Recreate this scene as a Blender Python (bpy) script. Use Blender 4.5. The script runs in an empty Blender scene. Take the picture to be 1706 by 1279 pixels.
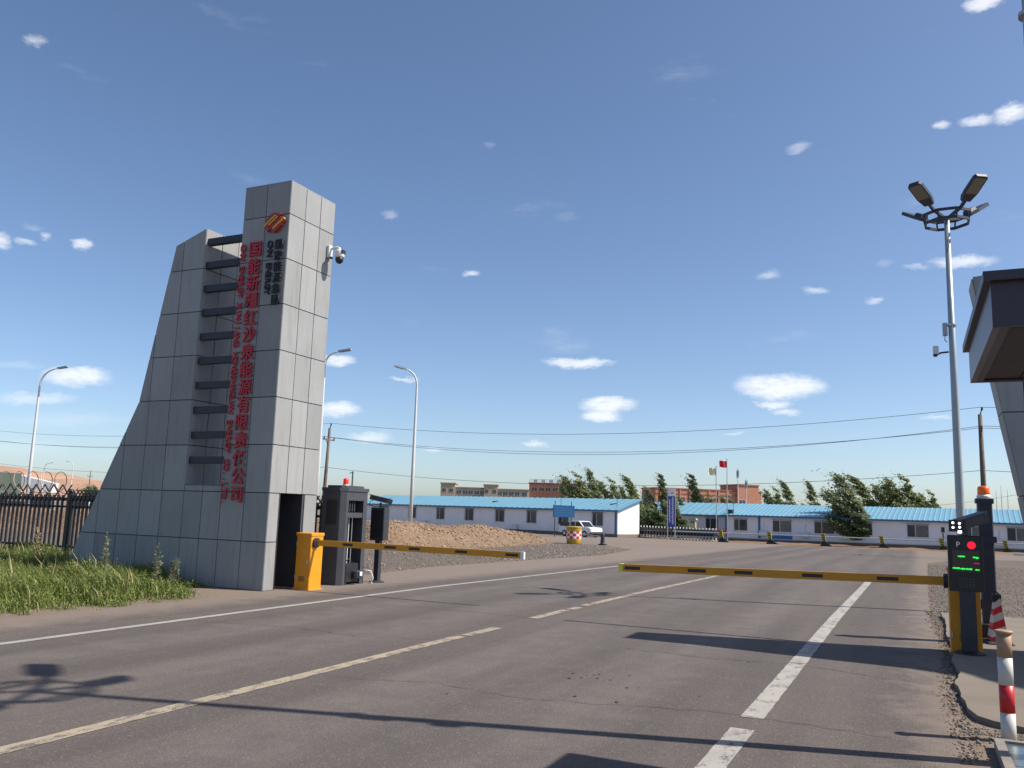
import bpy, bmesh, math, random
import numpy as np
from mathutils import Vector, Matrix

random.seed(7)
RNG = np.random.default_rng(7)
scene = bpy.context.scene
COL = scene.collection
R = math.radians

# ------------------------------------------------------------------ camera
# world frame: X across the road (right), Y along the road (away), Z up
CAM_H = 1.55
YAW, PITCH, ROLL, FPX = R(25.33), R(8.52), R(1.79), 1412.6
fwd = Vector((-math.sin(YAW) * math.cos(PITCH), math.cos(YAW) * math.cos(PITCH), math.sin(PITCH)))
r0 = Vector((math.cos(YAW), math.sin(YAW), 0))
u0 = r0.cross(fwd)
rgt = r0 * math.cos(ROLL) + u0 * math.sin(ROLL)
upv = -r0 * math.sin(ROLL) + u0 * math.cos(ROLL)
cam_data = bpy.data.cameras.new("camera")
cam_data.sensor_width = 36.0
cam_data.lens = FPX / 1706.0 * 36.0
cam_data.clip_start = 0.05
cam_data.clip_end = 6000
cam = bpy.data.objects.new("camera", cam_data)
COL.objects.link(cam)
M3 = Matrix((rgt, upv, -fwd)).transposed()
cam.matrix_world = Matrix.Translation((0, 0, CAM_H)) @ M3.to_4x4()
scene.camera = cam


def ray(px, py):
    return rgt * ((px - 853) / FPX) - upv * ((py - 639.5) / FPX) + fwd


def dep(px, py, D):
    """world point seen in direction (px,py) of the survey photo at D metres along the axis"""
    return Vector((0, 0, CAM_H)) + ray(px, py) * D


def zg(y):
    """the ground falls gently away beyond the gate"""
    return -0.0092 * min(max(y - 15, 0), 85)


# ------------------------------------------------------------------ light
SUN_AZ, SUN_EL = R(15.5), R(47)          # azimuth from +X towards +Y
sun_dir = Vector((math.cos(SUN_AZ) * math.cos(SUN_EL), math.sin(SUN_AZ) * math.cos(SUN_EL), math.sin(SUN_EL)))
sl = bpy.data.lights.new("sun", 'SUN')
sl.energy = 5.0
sl.angle = R(0.53)
sl.color = (1.0, 0.93, 0.83)
so = bpy.data.objects.new("sun", sl)
COL.objects.link(so)
so.rotation_euler = (-sun_dir).to_track_quat('-Z', 'Y').to_euler()
so.location = sun_dir * 60

world = bpy.data.worlds.new("World")
scene.world = world
world.use_nodes = True
wn, wl = world.node_tree.nodes, world.node_tree.links
for n in list(wn):
    wn.remove(n)


class NT:
    """tiny node-tree helper"""

    def __init__(self, tree):
        self.t, self.n, self.l = tree, tree.nodes, tree.links

    def new(self, typ, **kw):
        nd = self.n.new(typ)
        for k, v in kw.items():
            setattr(nd, k, v)
        return nd

    def link(self, a, b):
        self.l.new(a, b)

    def val(self, sock, v):
        if hasattr(v, 'default_value') or hasattr(v, 'links'):
            self.l.new(v, sock)
        else:
            sock.default_value = v

    def math(self, op, a, b=0.0, c=None, clamp=False):
        nd = self.new('ShaderNodeMath', operation=op)
        nd.use_clamp = clamp
        self.val(nd.inputs[0], a)
        self.val(nd.inputs[1], b)
        if c is not None:
            self.val(nd.inputs[2], c)
        return nd.outputs[0]

    def vmath(self, op, a, b=None):
        nd = self.new('ShaderNodeVectorMath', operation=op)
        self.val(nd.inputs[0], a)
        if b is not None:
            self.val(nd.inputs[1], b)
        return nd.outputs['Value'] if op in ('DOT_PRODUCT', 'LENGTH') else nd.outputs[0]

    def noise(self, vec, scale, detail=4.0, rough=0.55, dist=0.0):
        nd = self.new('ShaderNodeTexNoise')
        if vec is not None:
            self.val(nd.inputs['Vector'], vec)
        nd.inputs['Scale'].default_value = scale
        nd.inputs['Detail'].default_value = detail
        nd.inputs['Roughness'].default_value = rough
        nd.inputs['Distortion'].default_value = dist
        return nd

    def ramp(self, fac, stops, interp='LINEAR'):
        nd = self.new('ShaderNodeValToRGB')
        nd.color_ramp.interpolation = interp
        el = nd.color_ramp.elements
        while len(el) < len(stops):
            el.new(0.5)
        for e, (p, c) in zip(el, stops):
            e.position = p
            e.color = (*c, 1) if len(c) == 3 else c
        self.val(nd.inputs[0], fac)
        return nd.outputs[0]

    def mix(self, fac, a, b, blend='MIX'):
        nd = self.new('ShaderNodeMix', data_type='RGBA', blend_type=blend)
        self.val(nd.inputs[0], fac)
        for s, v in ((nd.inputs[6], a), (nd.inputs[7], b)):
            if isinstance(v, (tuple, list)) and len(v) == 3:
                v = (*v, 1)
            self.val(s, v)
        return nd.outputs[2]

    def maprange(self, v, a, b, c=0.0, d=1.0, smooth=True):
        nd = self.new('ShaderNodeMapRange')
        nd.interpolation_type = 'SMOOTHSTEP' if smooth else 'LINEAR'
        self.val(nd.inputs[0], v)
        for i, q in enumerate((a, b, c, d)):
            self.val(nd.inputs[i + 1], q)
        return nd.outputs[0]


W = NT(world.node_tree)
sky = W.new('ShaderNodeTexSky', sky_type='NISHITA')
sky.sun_disc = False
sky.sun_elevation = SUN_EL
sky.sun_rotation = R(90) - SUN_AZ
sky.altitude = 600
sky.air_density = 0.8
sky.dust_density = 1.6
sky.ozone_density = 2.0
geo = W.new('ShaderNodeTexCoord')
dirv = geo.outputs['Generated']
# clouds: (px, py, half width, half height, density) seen from the gate, stored as sky directions
CLOUDS = [
    (60, 66, 22, 9, .55), (815, 244, 14, 5, .25), (648, 356, 14, 6, .4), (945, 360, 22, 7, .2), (1640, 2, 36, 14, 1.0),
    (1684, 189, 34, 15, 1.0), (1626, 200, 32, 10, .8), (1566, 208, 18, 7, .7), (1328, 248, 24, 8, .45), (2, 402, 22, 13, .8),
    (45, 403, 20, 7, .6), (82, 392, 10, 7, .6), (58, 380, 22, 6, .3), (139, 405, 18, 10, .9), (785, 456, 16, 5, .75),
    (1605, 434, 58, 11, .85), (1527, 446, 26, 5, .45), (1475, 441, 16, 9, .3), (1278, 457, 24, 7, .5), (1362, 486, 24, 8, .6),
    (1458, 497, 18, 6, .6), (963, 605, 62, 9, 1.0), (1014, 674, 50, 13, 1.1), (1002, 692, 36, 12, 1.1), (1298, 644, 78, 20, 1.3),
    (1288, 672, 34, 7, .9), (1308, 684, 28, 5, .7), (130, 626, 62, 16, 1.0), (60, 663, 72, 10, .6), (565, 602, 32, 10, .9),
    (675, 632, 28, 5, .7), (560, 680, 48, 13, .95), (617, 728, 40, 9, .7), (890, 738, 24, 5, .7), (720, 750, 20, 4, .5),
    (1560, 695, 32, 5, .5), (1225, 722, 22, 4, .5), (20, 610, 60, 8, .3), (110, 700, 120, 14, .3), (40, 745, 120, 14, .25)]
n1 = W.noise(W.vmath('MULTIPLY', dirv, (1, 1, 2.2)), 24.0, 6.0, 0.66)
off = W.vmath('SCALE', W.vmath('SUBTRACT', n1.outputs['Color'], (0.5, 0.5, 0.5)))
off.node.inputs['Scale'].default_value = 0.020
n2 = W.noise(W.vmath('MULTIPLY', dirv, (1, 1, 2.4)), 80.0, 5.0, 0.68)
off2 = W.vmath('SCALE', W.vmath('SUBTRACT', n2.outputs['Color'], (0.5, 0.5, 0.5)))
off2.node.inputs['Scale'].default_value = 0.007
dd = W.vmath('ADD', W.vmath('ADD', dirv, off), off2)
tot = None
for (cx_, cy_, hw, hh, dn) in CLOUDS:
    c = ray(cx_, cy_).normalized()
    a = (ray(cx_ + 1, cy_).normalized() - c)
    b = (ray(cx_, cy_ - 1).normalized() - c)
    ka, kb = 1.0 / (a.length * hw * 1.15), 1.0 / (b.length * hh * 1.25)
    a, b = a.normalized() * ka, b.normalized() * kb
    xa = W.math('SUBTRACT', W.vmath('DOT_PRODUCT', dd, tuple(a)), a.dot(c))
    xb = W.math('SUBTRACT', W.vmath('DOT_PRODUCT', dd, tuple(b)), b.dot(c))
    q = W.math('MULTIPLY_ADD', xa, xa, W.math('MULTIPLY', xb, xb))
    m = W.math('MULTIPLY', W.math('SUBTRACT', 1.0, q, clamp=True), dn)
    tot = m if tot is None else W.math('MAXIMUM', tot, m)
# thin scattered wisps all over the sky
nw = W.noise(W.vmath('MULTIPLY', dirv, (1, 1, 3.2)), 7.0, 6.0, 0.6)
wisp = W.maprange(nw.outputs['Fac'], 0.62, 0.86, 0.0, 0.16)
fine = W.noise(W.vmath('MULTIPLY', dirv, (1, 1, 3.0)), 60.0, 6.0, 0.68)
dens = W.math('MULTIPLY', W.maprange(tot, 0.0, 1.10, 0.0, 0.88), W.maprange(fine.outputs['Fac'], 0.28, 0.60, 0.62, 1.0))
alpha = W.math('MAXIMUM', dens, wisp)
bg = W.new('ShaderNodeBackground')
hsv = W.new('ShaderNodeHueSaturation')
hsv.inputs['Saturation'].default_value = 1.04
W.link(sky.outputs[0], hsv.inputs['Color'])
W.link(W.mix(alpha, hsv.outputs[0], (6.6, 6.75, 7.0)), bg.inputs['Color'])
bg.inputs['Strength'].default_value = 0.117
wo = W.new('ShaderNodeOutputWorld')
W.link(bg.outputs[0], wo.inputs[0])

vs = scene.view_settings
vs.view_transform = 'Standard'
vs.look = 'None'
vs.exposure = 0.47
vs.gamma = 1.0
vs.use_curve_mapping = False
scene.cycles.max_bounces = 6
scene.cycles.use_denoising = True
scene.render.film_transparent = False

# ------------------------------------------------------------------ helpers
MATS = {}


def mat(name, col, rough=0.6, metal=0.0, var=0.0, vscale=8.0, bump=0.0, bscale=60.0, rnd=0.0, spec=0.5, emit=None, estr=0.0,
        coords='Object'):
    """plain procedural material: colour with noise variation, per-object variation and fine relief"""
    m = bpy.data.materials.new(name)
    m.use_nodes = True
    T = NT(m.node_tree)
    bs = T.n['Principled BSDF']
    bs.inputs['Roughness'].default_value = rough
    bs.inputs['Metallic'].default_value = metal
    bs.inputs['Specular IOR Level'].default_value = spec
    tc = T.new('ShaderNodeTexCoord').outputs[coords]
    colr = (*col, 1)
    if var > 0:
        nz = T.noise(tc, vscale, 6.0, 0.6)
        colr = T.ramp(nz.outputs['Fac'], [(0.28, tuple(c * (1 - var) for c in col)), (0.72, tuple(min(1, c * (1 + var)) for c in col))])
    if rnd > 0:
        oi = T.new('ShaderNodeObjectInfo')
        f = T.maprange(oi.outputs['Random'], 0, 1, 1 - rnd, 1 + rnd, smooth=False)
        hs = T.new('ShaderNodeHueSaturation')
        T.val(hs.inputs['Color'], colr)
        T.link(f, hs.inputs['Value'])
        colr = hs.outputs[0]
    T.val(bs.inputs['Base Color'], colr)
    if bump > 0:
        nb = T.noise(tc, bscale, 4.0, 0.6)
        bp = T.new('ShaderNodeBump')
        bp.inputs['Strength'].default_value = bump
        bp.inputs['Distance'].default_value = 0.02
        T.link(nb.outputs['Fac'], bp.inputs['Height'])
        T.link(bp.outputs[0], bs.inputs['Normal'])
    if emit:
        bs.inputs['Emission Color'].default_value = (*emit, 1)
        bs.inputs['Emission Strength'].default_value = estr
    MATS[name] = m
    return m


class MB:
    """collects shapes and links them as ONE mesh object"""

    def __init__(self):
        self.v, self.f, self.mi = [], [], []
        self.cur = 0

    def add(self, vs_, fs_):
        o = len(self.v)
        self.v += [tuple(p) for p in vs_]
        self.f += [tuple(i + o for i in q) for q in fs_]
        self.mi += [self.cur] * len(fs_)
        return self

    def box(self, x0, x1, y0, y1, z0, z1):
        return self.add([(x0, y0, z0), (x1, y0, z0), (x1, y1, z0), (x0, y1, z0), (x0, y0, z1), (x1, y0, z1), (x1, y1, z1), (x0, y1, z1)],
                        [(3, 2, 1, 0), (4, 5, 6, 7), (0, 1, 5, 4), (1, 2, 6, 5), (2, 3, 7, 6), (3, 0, 4, 7)])

    def cbox(self, x0, x1, y0, y1, z0, z1, c=0.01):
        """box with chamfered vertical and top edges"""
        pts = [(x0 + c, y0), (x1 - c, y0), (x1, y0 + c), (x1, y1 - c), (x1 - c, y1), (x0 + c, y1), (x0, y1 - c), (x0, y0 + c)]
        ins = [(x0 + 2 * c, y0 + c), (x1 - 2 * c, y0 + c), (x1 - c, y0 + 2 * c), (x1 - c, y1 - 2 * c), (x1 - 2 * c, y1 - c), (x0 + 2 * c, y1 - c),
               (x0 + c, y1 - 2 * c), (x0 + c, y0 + 2 * c)]
        vs_ = [(*p, z0) for p in pts] + [(*p, z1 - c) for p in pts] + [(*p, z1) for p in ins]
        fs_ = [tuple(range(7, -1, -1)), tuple(range(16, 24))]
        for k in range(8):
            j = (k + 1) % 8
            fs_ += [(k, j, 8 + j, 8 + k), (8 + k, 8 + j, 16 + j, 16 + k)]
        return self.add(vs_, fs_)

    def bar(self, p0, p1, w, h=None, up=(0, 0, 1)):
        """square bar between two points"""
        h = h or w
        p0, p1 = Vector(p0), Vector(p1)
        d = (p1 - p0).normalized()
        upw = Vector(up)
        if abs(d.dot(upw)) > 0.98:
            upw = Vector((0, 1, 0))
        s = d.cross(upw).normalized() * (w / 2)
        t = s.cross(d).normalized() * (h / 2)
        vs_ = [p0 - s - t, p0 + s - t, p0 + s + t, p0 - s + t, p1 - s - t, p1 + s - t, p1 + s + t, p1 - s + t]
        return self.add(vs_, [(3, 2, 1, 0), (4, 5, 6, 7), (0, 1, 5, 4), (1, 2, 6, 5), (2, 3, 7, 6), (3, 0, 4, 7)])

    def tube(self, pts, r, n=10, cap=True):
        pts = [Vector(p) for p in pts]
        rs = r if isinstance(r, (list, tuple)) else [r] * len(pts)
        vs_, fs_ = [], []
        prev = None
        for i, p in enumerate(pts):
            d = (pts[min(i + 1, len(pts) - 1)] - pts[max(i - 1, 0)]).normalized()
            if prev is None:
                ref = Vector((0, 0, 1)) if abs(d.z) < 0.9 else Vector((1, 0, 0))
                s = d.cross(ref).normalized()
            else:
                s = (prev - d * prev.dot(d)).normalized()
            prev = s
            t = d.cross(s)
            for k in range(n):
                a = 2 * math.pi * k / n
                vs_.append(p + (s * math.cos(a) + t * math.sin(a)) * rs[i])
        for i in range(len(pts) - 1):
            for k in range(n):
                j = (k + 1) % n
                fs_.append((i * n + k, i * n + j, (i + 1) * n + j, (i + 1) * n + k))
        if cap:
            fs_.append(tuple(range(n - 1, -1, -1)))
            fs_.append(tuple((len(pts) - 1) * n + k for k in range(n)))
        return self.add(vs_, fs_)

    def lathe(self, prof, n=20, c=(0, 0, 0)):
        vs_, fs_ = [], []
        for (r_, z_) in prof:
            for k in range(n):
                a = 2 * math.pi * k / n
                vs_.append((c[0] + r_ * math.cos(a), c[1] + r_ * math.sin(a), c[2] + z_))
        for i in range(len(prof) - 1):
            for k in range(n):
                j = (k + 1) % n
                fs_.append((i * n + k, i * n + j, (i + 1) * n + j, (i + 1) * n + k))
        fs_.append(tuple(range(n - 1, -1, -1)))
        fs_.append(tuple((len(prof) - 1) * n + k for k in range(n)))
        return self.add(vs_, fs_)

    def prism(self, poly, axis, a0, a1):
        """polygon in the plane across 'axis' extruded from a0 to a1. axis y: poly=(x,z); x: (y,z); z: (x,y)"""
        n = len(poly)

        def P(p, a):
            return {'y': (p[0], a, p[1]), 'x': (a, p[0], p[1]), 'z': (p[0], p[1], a)}[axis]
        vs_ = [P(p, a0) for p in poly] + [P(p, a1) for p in poly]
        fs_ = [tuple(range(n - 1, -1, -1)), tuple(range(n, 2 * n))]
        for k in range(n):
            j = (k + 1) % n
            fs_.append((k, j, n + j, n + k))
        return self.add(vs_, fs_)

    def mesh(self, name):
        me = bpy.data.meshes.new(name)
        me.from_pydata(self.v, [], self.f)
        bm = bmesh.new()
        bm.from_mesh(me)
        bmesh.ops.recalc_face_normals(bm, faces=bm.faces)
        bm.to_mesh(me)
        bm.free()
        for p, i in zip(me.polygons, self.mi):
            p.material_index = i
        return me

    def build(self, name, m, parent=None, loc=None, smooth=False, rz=None):
        me = self.mesh(name)
        ms = m if isinstance(m, (list, tuple)) else [m]
        for q in ms:
            me.materials.append(MATS[q] if isinstance(q, str) else q)
        if smooth:
            for p in me.polygons:
                p.use_smooth = True
        return link(name, me, parent, loc, rz)


def link(name, me, parent=None, loc=None, rz=None):
    o = bpy.data.objects.new(name, me)
    COL.objects.link(o)
    if parent is not None:
        o.parent = parent
    if loc is not None:
        o.location = loc
    if rz is not None:
        o.rotation_euler.z = rz
    return o


def tag(o, label=None, cat=None, group=None, kind=None):
    if label:
        o['label'] = label
    if cat:
        o['category'] = cat
    if group:
        o['group'] = group
    if kind:
        o['kind'] = kind
    return o


def thing(name, label, cat, loc=(0, 0, 0), rz=0.0, group=None):
    o = bpy.data.objects.new(name, None)
    o.empty_display_size = 0.2
    COL.objects.link(o)
    o.location = loc
    o.rotation_euler.z = rz
    return tag(o, label, cat, group)


def copy_tree(o, parent=None):
    c = o.copy()
    COL.objects.link(c)
    c.parent = parent
    for ch in list(o.children):
        copy_tree(ch, c)
    return c


def np_mesh(name, V, F, m, smooth=False):
    """fast mesh from numpy arrays: V (n,3), F (k,3|4)"""
    me = bpy.data.meshes.new(name)
    V = np.asarray(V, dtype=np.float32)
    F = np.asarray(F, dtype=np.int32)
    me.vertices.add(len(V))
    me.vertices.foreach_set('co', V.ravel())
    k = F.shape[1]
    me.loops.add(F.size)
    me.loops.foreach_set('vertex_index', F.ravel())
    me.polygons.add(len(F))
    me.polygons.foreach_set('loop_start', np.arange(0, F.size, k, dtype=np.int32))
    me.polygons.foreach_set('loop_total', np.full(len(F), k, dtype=np.int32))
    me.update(calc_edges=True)
    me.validate()
    me.materials.append(MATS[m] if isinstance(m, str) else m)
    return me


# text: one font object re-used to make letter meshes
_fc = bpy.data.curves.new("letter_source", 'FONT')
_fo = bpy.data.objects.new("letter_source", _fc)
_cache = {}


def glyph(ch, size, depth, bold=0.0, res=2):
    """mesh of one character, centred, upright in XZ, front towards -Y, filling about size x size"""
    key = (ch, size, depth, bold)
    if key in _cache:
        return _cache[key]
    if _fo.name not in COL.objects:
        COL.objects.link(_fo)
    _fc.body = ch
    _fc.size = 1.0
    _fc.extrude = depth / 2
    _fc.offset = bold
    _fc.resolution_u = res
    bpy.context.view_layer.update()
    me = bpy.data.meshes.new_from_object(_fo.evaluated_get(bpy.context.evaluated_depsgraph_get()))
    xs = [v.co.x for v in me.vertices]
    ys = [v.co.y for v in me.vertices]
    cx_, cy_ = (min(xs) + max(xs)) / 2, (min(ys) + max(ys)) / 2
    if ord(ch) > 255:
        s = size / 0.93
        cy_ = 0.36
        cy_ = (min(ys) + max(ys)) / 2
    else:
        s = size / 0.70
        if ch not in ',.':
            cy_ = (min(ys) + max(ys)) / 2
        else:
            cy_ = 0.35
    for v in me.vertices:
        x, y, z = v.co
        v.co = ((x - cx_) * s, -z, (y - cy_) * s)
    me.name = "character"
    _cache[key] = me
    return me


# ------------------------------------------------------------------ materials
mat('white_paint', (0.648, 0.657, 0.657), .45, var=.05, bump=.05)
mat('pole_white', (0.560, 0.576, 0.584), .35, var=.05, vscale=3)
mat('pole_grey', (.32, .375, .405), .4, var=.06, vscale=3, metal=.2)
mat('dark_metal', (.030, .032, .040), .45, var=.15)
mat('navy_metal', (.028, .034, .055), .45, var=.15)
mat('tie_dark', (.016, .020, .030), .5, var=.15)
mat('steel', (.45, .46, .47), .35, metal=.8, var=.08)
mat('black_plastic', (.016, .016, .019), .4, var=.1)
mat('housing_grey', (.052, .054, .066), .5, var=.10, vscale=4, bump=.04)
mat('yellow_paint', (.66, .262, .008), .42, var=.10, vscale=5, bump=.05)
mat('boom_yellow', (.62, .262, .010), .45, var=.07, vscale=4)
mat('tip_lime', (.72, .68, .10), .5)
mat('red_letter', (.42, .010, .026), .45, var=.1, vscale=10)
mat('black_letter', (.010, .011, .014), .5)
mat('gold', (.62, .33, .03), .35, var=.1)
mat('logo_red', (.40, .02, .016), .4)
mat('beacon_red', (.75, .02, .015), .25, emit=(1, .03, .02), estr=.15)
mat('beacon_orange', (.70, .12, .008), .3, emit=(1, .2, .01), estr=.06)
mat('brown_door', (.030, .022, .022), .5)
mat('canopy_brown', (.036, .026, .042), .4, var=.12, vscale=3, bump=.03)
mat('soffit_brown', (0.044, 0.030, 0.025), .6, var=.18, vscale=6)
mat('canopy_reflecting_side', (.135, .112, .140), .4, var=.15, vscale=5)  # lighter canopy brown, reflected light painted into the colour
mat('concrete', (0.174, 0.143, 0.112), .85, var=.14, vscale=1.4, bump=.25, bscale=30)
mat('bollard_white', (0.544, 0.544, 0.528), .45, var=.07, vscale=14)
mat('bollard_red', (.50, .015, .025), .4, var=.10, vscale=12)
mat('bollard_tan', (0.345, 0.225, 0.143), .6, var=.18, vscale=16)
mat('roof_blue', (.150, .315, .405), .38, var=.07, vscale=.6, spec=.5)
mat('blue_trim', (.035, .14, .30), .45, var=.1)
mat('wall_white', (.82, .79, .80), .75, var=.05, vscale=.8, bump=.05)
mat('window_frame', (.60, .61, .62), .4)
mat('window_glass', (.035, .042, .05), .08, spec=.7)
mat('curtain_glass', (.13, .135, .14), .15, var=.3, vscale=3)
mat('far_glass', (.06, .07, .085), .2)
mat('grille', (.10, .10, .11), .5)
mat('tan_wall', (0.394, 0.325, 0.236), .85, var=.08, vscale=.4)
mat('tan_band', (0.283, 0.218, 0.155), .85, var=.08, vscale=.4)
mat('red_brick', (0.452, 0.208, 0.130), .85, var=.10, vscale=.5)
mat('red_band', (0.323, 0.118, 0.078), .85, var=.1, vscale=.5)
mat('trunk', (.10, .075, .055), .9, var=.3, vscale=8, bump=.4, bscale=20)
mat('wood_pole', (.14, .105, .085), .85, var=.2, vscale=5, bump=.3)
mat('wire', (.03, .03, .033), .5)
mat('sign_blue', (.010, .062, .155), .7, var=.08, spec=.2)
mat('sign_text', (.03, .10, .20), .7, spec=.2)
mat('totem_blue', (.035, .055, .34), .45, var=.06)
mat('totem_white', (.78, .78, .76), .5)
mat('flag_red', (.62, .01, .02), .7)
mat('flag_pale', (.70, .70, .45), .7)
mat('stripe_yellow', (.62, .52, .03), .5)
mat('rubber', (.022, .026, .030), .8, var=.2)
mat('barrel_yellow', (0.465, 0.315, 0.030), .5, var=.12, vscale=5)
mat('barrel_red', (.58, .02, .02), .4)
mat('barrel_white', (.75, .74, .70), .4)
mat('car_white', (.76, .79, .81), .22, var=.02, spec=.6)
mat('car_glass', (.015, .018, .022), .08)
mat('tyre', (.02, .02, .022), .8)
mat('box_cream', (0.465, 0.390, 0.225), .7, var=.08)
mat('box_green', (.20, .34, .28), .6)
mat('orange_soil', (0.186, 0.105, 0.056), .95, var=.25, vscale=.6, bump=.4, bscale=6)
mat('plate_blue', (.16, .22, .25), .22, metal=.6, var=.2, vscale=4)
mat('plate_frame', (.22, .20, .18), .6, var=.2)
mat('led_white', (.8, .8, .8), .4, emit=(1, 1, 1), estr=1.0)
mat('led_lamp', (.8, .8, .8), .4, emit=(1, 1, 1), estr=2.2)
mat('led_red', (.5, .01, .03), .4, emit=(1, .012, .045), estr=.62)
mat('led_green', (.02, .4, .05), .4, emit=(.03, 1, .10), estr=.9)
mat('screen_brown', (.055, .045, .035), .25, var=.1)
mat('speaker_grid', (.06, .06, .065), .6)
mat('lens_panel', (.17, .16, .13), .3, var=.05)
mat('razor', (.22, .17, .15), .5, metal=.5)
mat('fence_black', (.014, .015, .019), .5, var=.2)
mat('hill_soil', (0.357, 0.216, 0.143), .95, var=.18, vscale=.02)
mat('net_green', (.06, .085, .07), .9, var=.2)
mat('cable_white', (.6, .6, .58), .6)
mat('crack_dark', (.045, .042, .040), .95)
mat('stain', (.055, .045, .042), .9)


def cladding():
    m = bpy.data.materials.new('cladding')
    m.use_nodes = True
    T = NT(m.node_tree)
    bs = T.n['Principled BSDF']
    bs.inputs['Roughness'].default_value = .55
    tc = T.new('ShaderNodeTexCoord').outputs['Object']
    oi = T.new('ShaderNodeObjectInfo')
    n1_ = T.noise(tc, 1.1, 6, .6)
    stre = T.noise(T.vmath('MULTIPLY', tc, (5, 5, .5)), 2.0, 5, .65)       # rain streaks
    fn = T.noise(tc, 90, 3, .6)
    c = T.ramp(n1_.outputs['Fac'], [(.25, (.246, .251, .250)), (.75, (.296, .302, .303))])
    c = T.mix(T.maprange(stre.outputs['Fac'], .47, .74, 0, .55), c, (.191, .188, .184))
    c = T.mix(T.maprange(fn.outputs['Fac'], .35, .7, 0, .16), c, (.197, .201, .202))
    hs = T.new('ShaderNodeHueSaturation')
    T.val(hs.inputs['Color'], c)
    T.link(T.maprange(oi.outputs['Random'], 0, 1, .88, 1.09, smooth=False), hs.inputs['Value'])
    T.link(hs.outputs[0], bs.inputs['Base Color'])
    bp = T.new('ShaderNodeBump')
    bp.inputs['Strength'].default_value = .08
    bp.inputs['Distance'].default_value = .01
    T.link(n1_.outputs['Fac'], bp.inputs['Height'])
    T.link(bp.outputs[0], bs.inputs['Normal'])
    MATS['cladding'] = m


cladding()
mat('joint_dark', (.055, .065, .07), .9)


def asphalt():
    m = bpy.data.materials.new('asphalt')
    m.use_nodes = True
    T = NT(m.node_tree)
    bs = T.n['Principled BSDF']
    bs.inputs['Roughness'].default_value = .88
    bs.inputs['Specular IOR Level'].default_value = .3
    p = T.new('ShaderNodeNewGeometry').outputs['Position']
    big = T.noise(T.vmath('MULTIPLY', p, (1.6, .10, 1)), .9, 7, .62)        # wheel tracks and dust drawn out along the road
    mid = T.noise(p, 2.6, 6, .65)
    grain = T.noise(p, 120, 3, .7)
    vor = T.new('ShaderNodeTexVoronoi')
    vor.inputs['Scale'].default_value = 75
    T.link(p, vor.inputs['Vector'])
    c = T.ramp(big.outputs['Fac'], [(.3, (.086, .071, .065)), (.5, (.124, .104, .094)), (.7, (.178, .149, .130))])
    pat = T.noise(p, .35, 5, .6)
    c = T.mix(T.maprange(pat.outputs['Fac'], .40, .60, .32, 0), c, (.078, .069, .066))
    c = T.mix(T.maprange(mid.outputs['Fac'], .45, .75, 0, .45), c, (.167, .132, .109))
    c = T.mix(T.maprange(grain.outputs['Fac'], .30, .72, 0, .55), c, (.069, .057, .051))
    c = T.mix(T.maprange(vor.outputs['Distance'], .0, .28, .38, 0), c, (.222, .186, .160))
    sp1 = T.noise(p, 42, 5, .75)
    c = T.mix(T.maprange(sp1.outputs['Fac'], .40, .60, .42, 0), c, (.070, .062, .058))
    sp2 = T.noise(p, 26, 4, .7)
    c = T.mix(T.maprange(sp2.outputs['Fac'], .54, .68, 0, .40), c, (.230, .205, .185))
    sep0 = T.new('ShaderNodeSeparateXYZ')
    T.link(p, sep0.inputs[0])
    wob = T.math('MULTIPLY', T.math('SUBTRACT', pat.outputs['Fac'], .5), .9)
    xw = T.math('ADD', sep0.outputs['X'], wob)
    trk = None
    for xc_ in (-7.75, -6.15, -4.0, -2.35):
        q_ = T.maprange(T.math('ABSOLUTE', T.math('SUBTRACT', xw, xc_)), .12, .55, 1, 0)
        trk = q_ if trk is None else T.math('MAXIMUM', trk, q_)
    c = T.mix(T.math('MULTIPLY', trk, T.maprange(mid.outputs['Fac'], .35, .65, .10, .34)), c, (.170, .148, .135))
    oil = None
    for xc_ in (-6.95, -3.2):
        q_ = T.maprange(T.math('ABSOLUTE', T.math('SUBTRACT', xw, xc_)), .05, .40, 1, 0)
        oil = q_ if oil is None else T.math('MAXIMUM', oil, q_)
    c = T.mix(T.math('MULTIPLY', oil, T.maprange(mid.outputs['Fac'], .40, .62, .0, .45)), c, (.066, .059, .057))
    # dusty verge on both sides
    sep = T.new('ShaderNodeSeparateXYZ')
    T.link(p, sep.inputs[0])
    nd = T.math('MULTIPLY', T.math('SUBTRACT', mid.outputs['Fac'], .5), 1.6)
    xs = T.math('ADD', sep.outputs['X'], nd)
    dl = T.maprange(xs, -9.1, -10.2, 0, .85)
    dr = T.maprange(xs, -.35, .35, 0, .75)
    dust = T.math('MAXIMUM', dl, dr)
    c = T.mix(dust, c, (.200, .160, .132))
    T.link(c, bs.inputs['Base Color'])
    bp = T.new('ShaderNodeBump')
    bp.inputs['Strength'].default_value = .55
    bp.inputs['Distance'].default_value = .008
    T.link(T.math('ADD', vor.outputs['Distance'], grain.outputs['Fac']), bp.inputs['Height'])
    T.link(bp.outputs[0], bs.inputs['Normal'])
    MATS['asphalt'] = m


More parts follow.
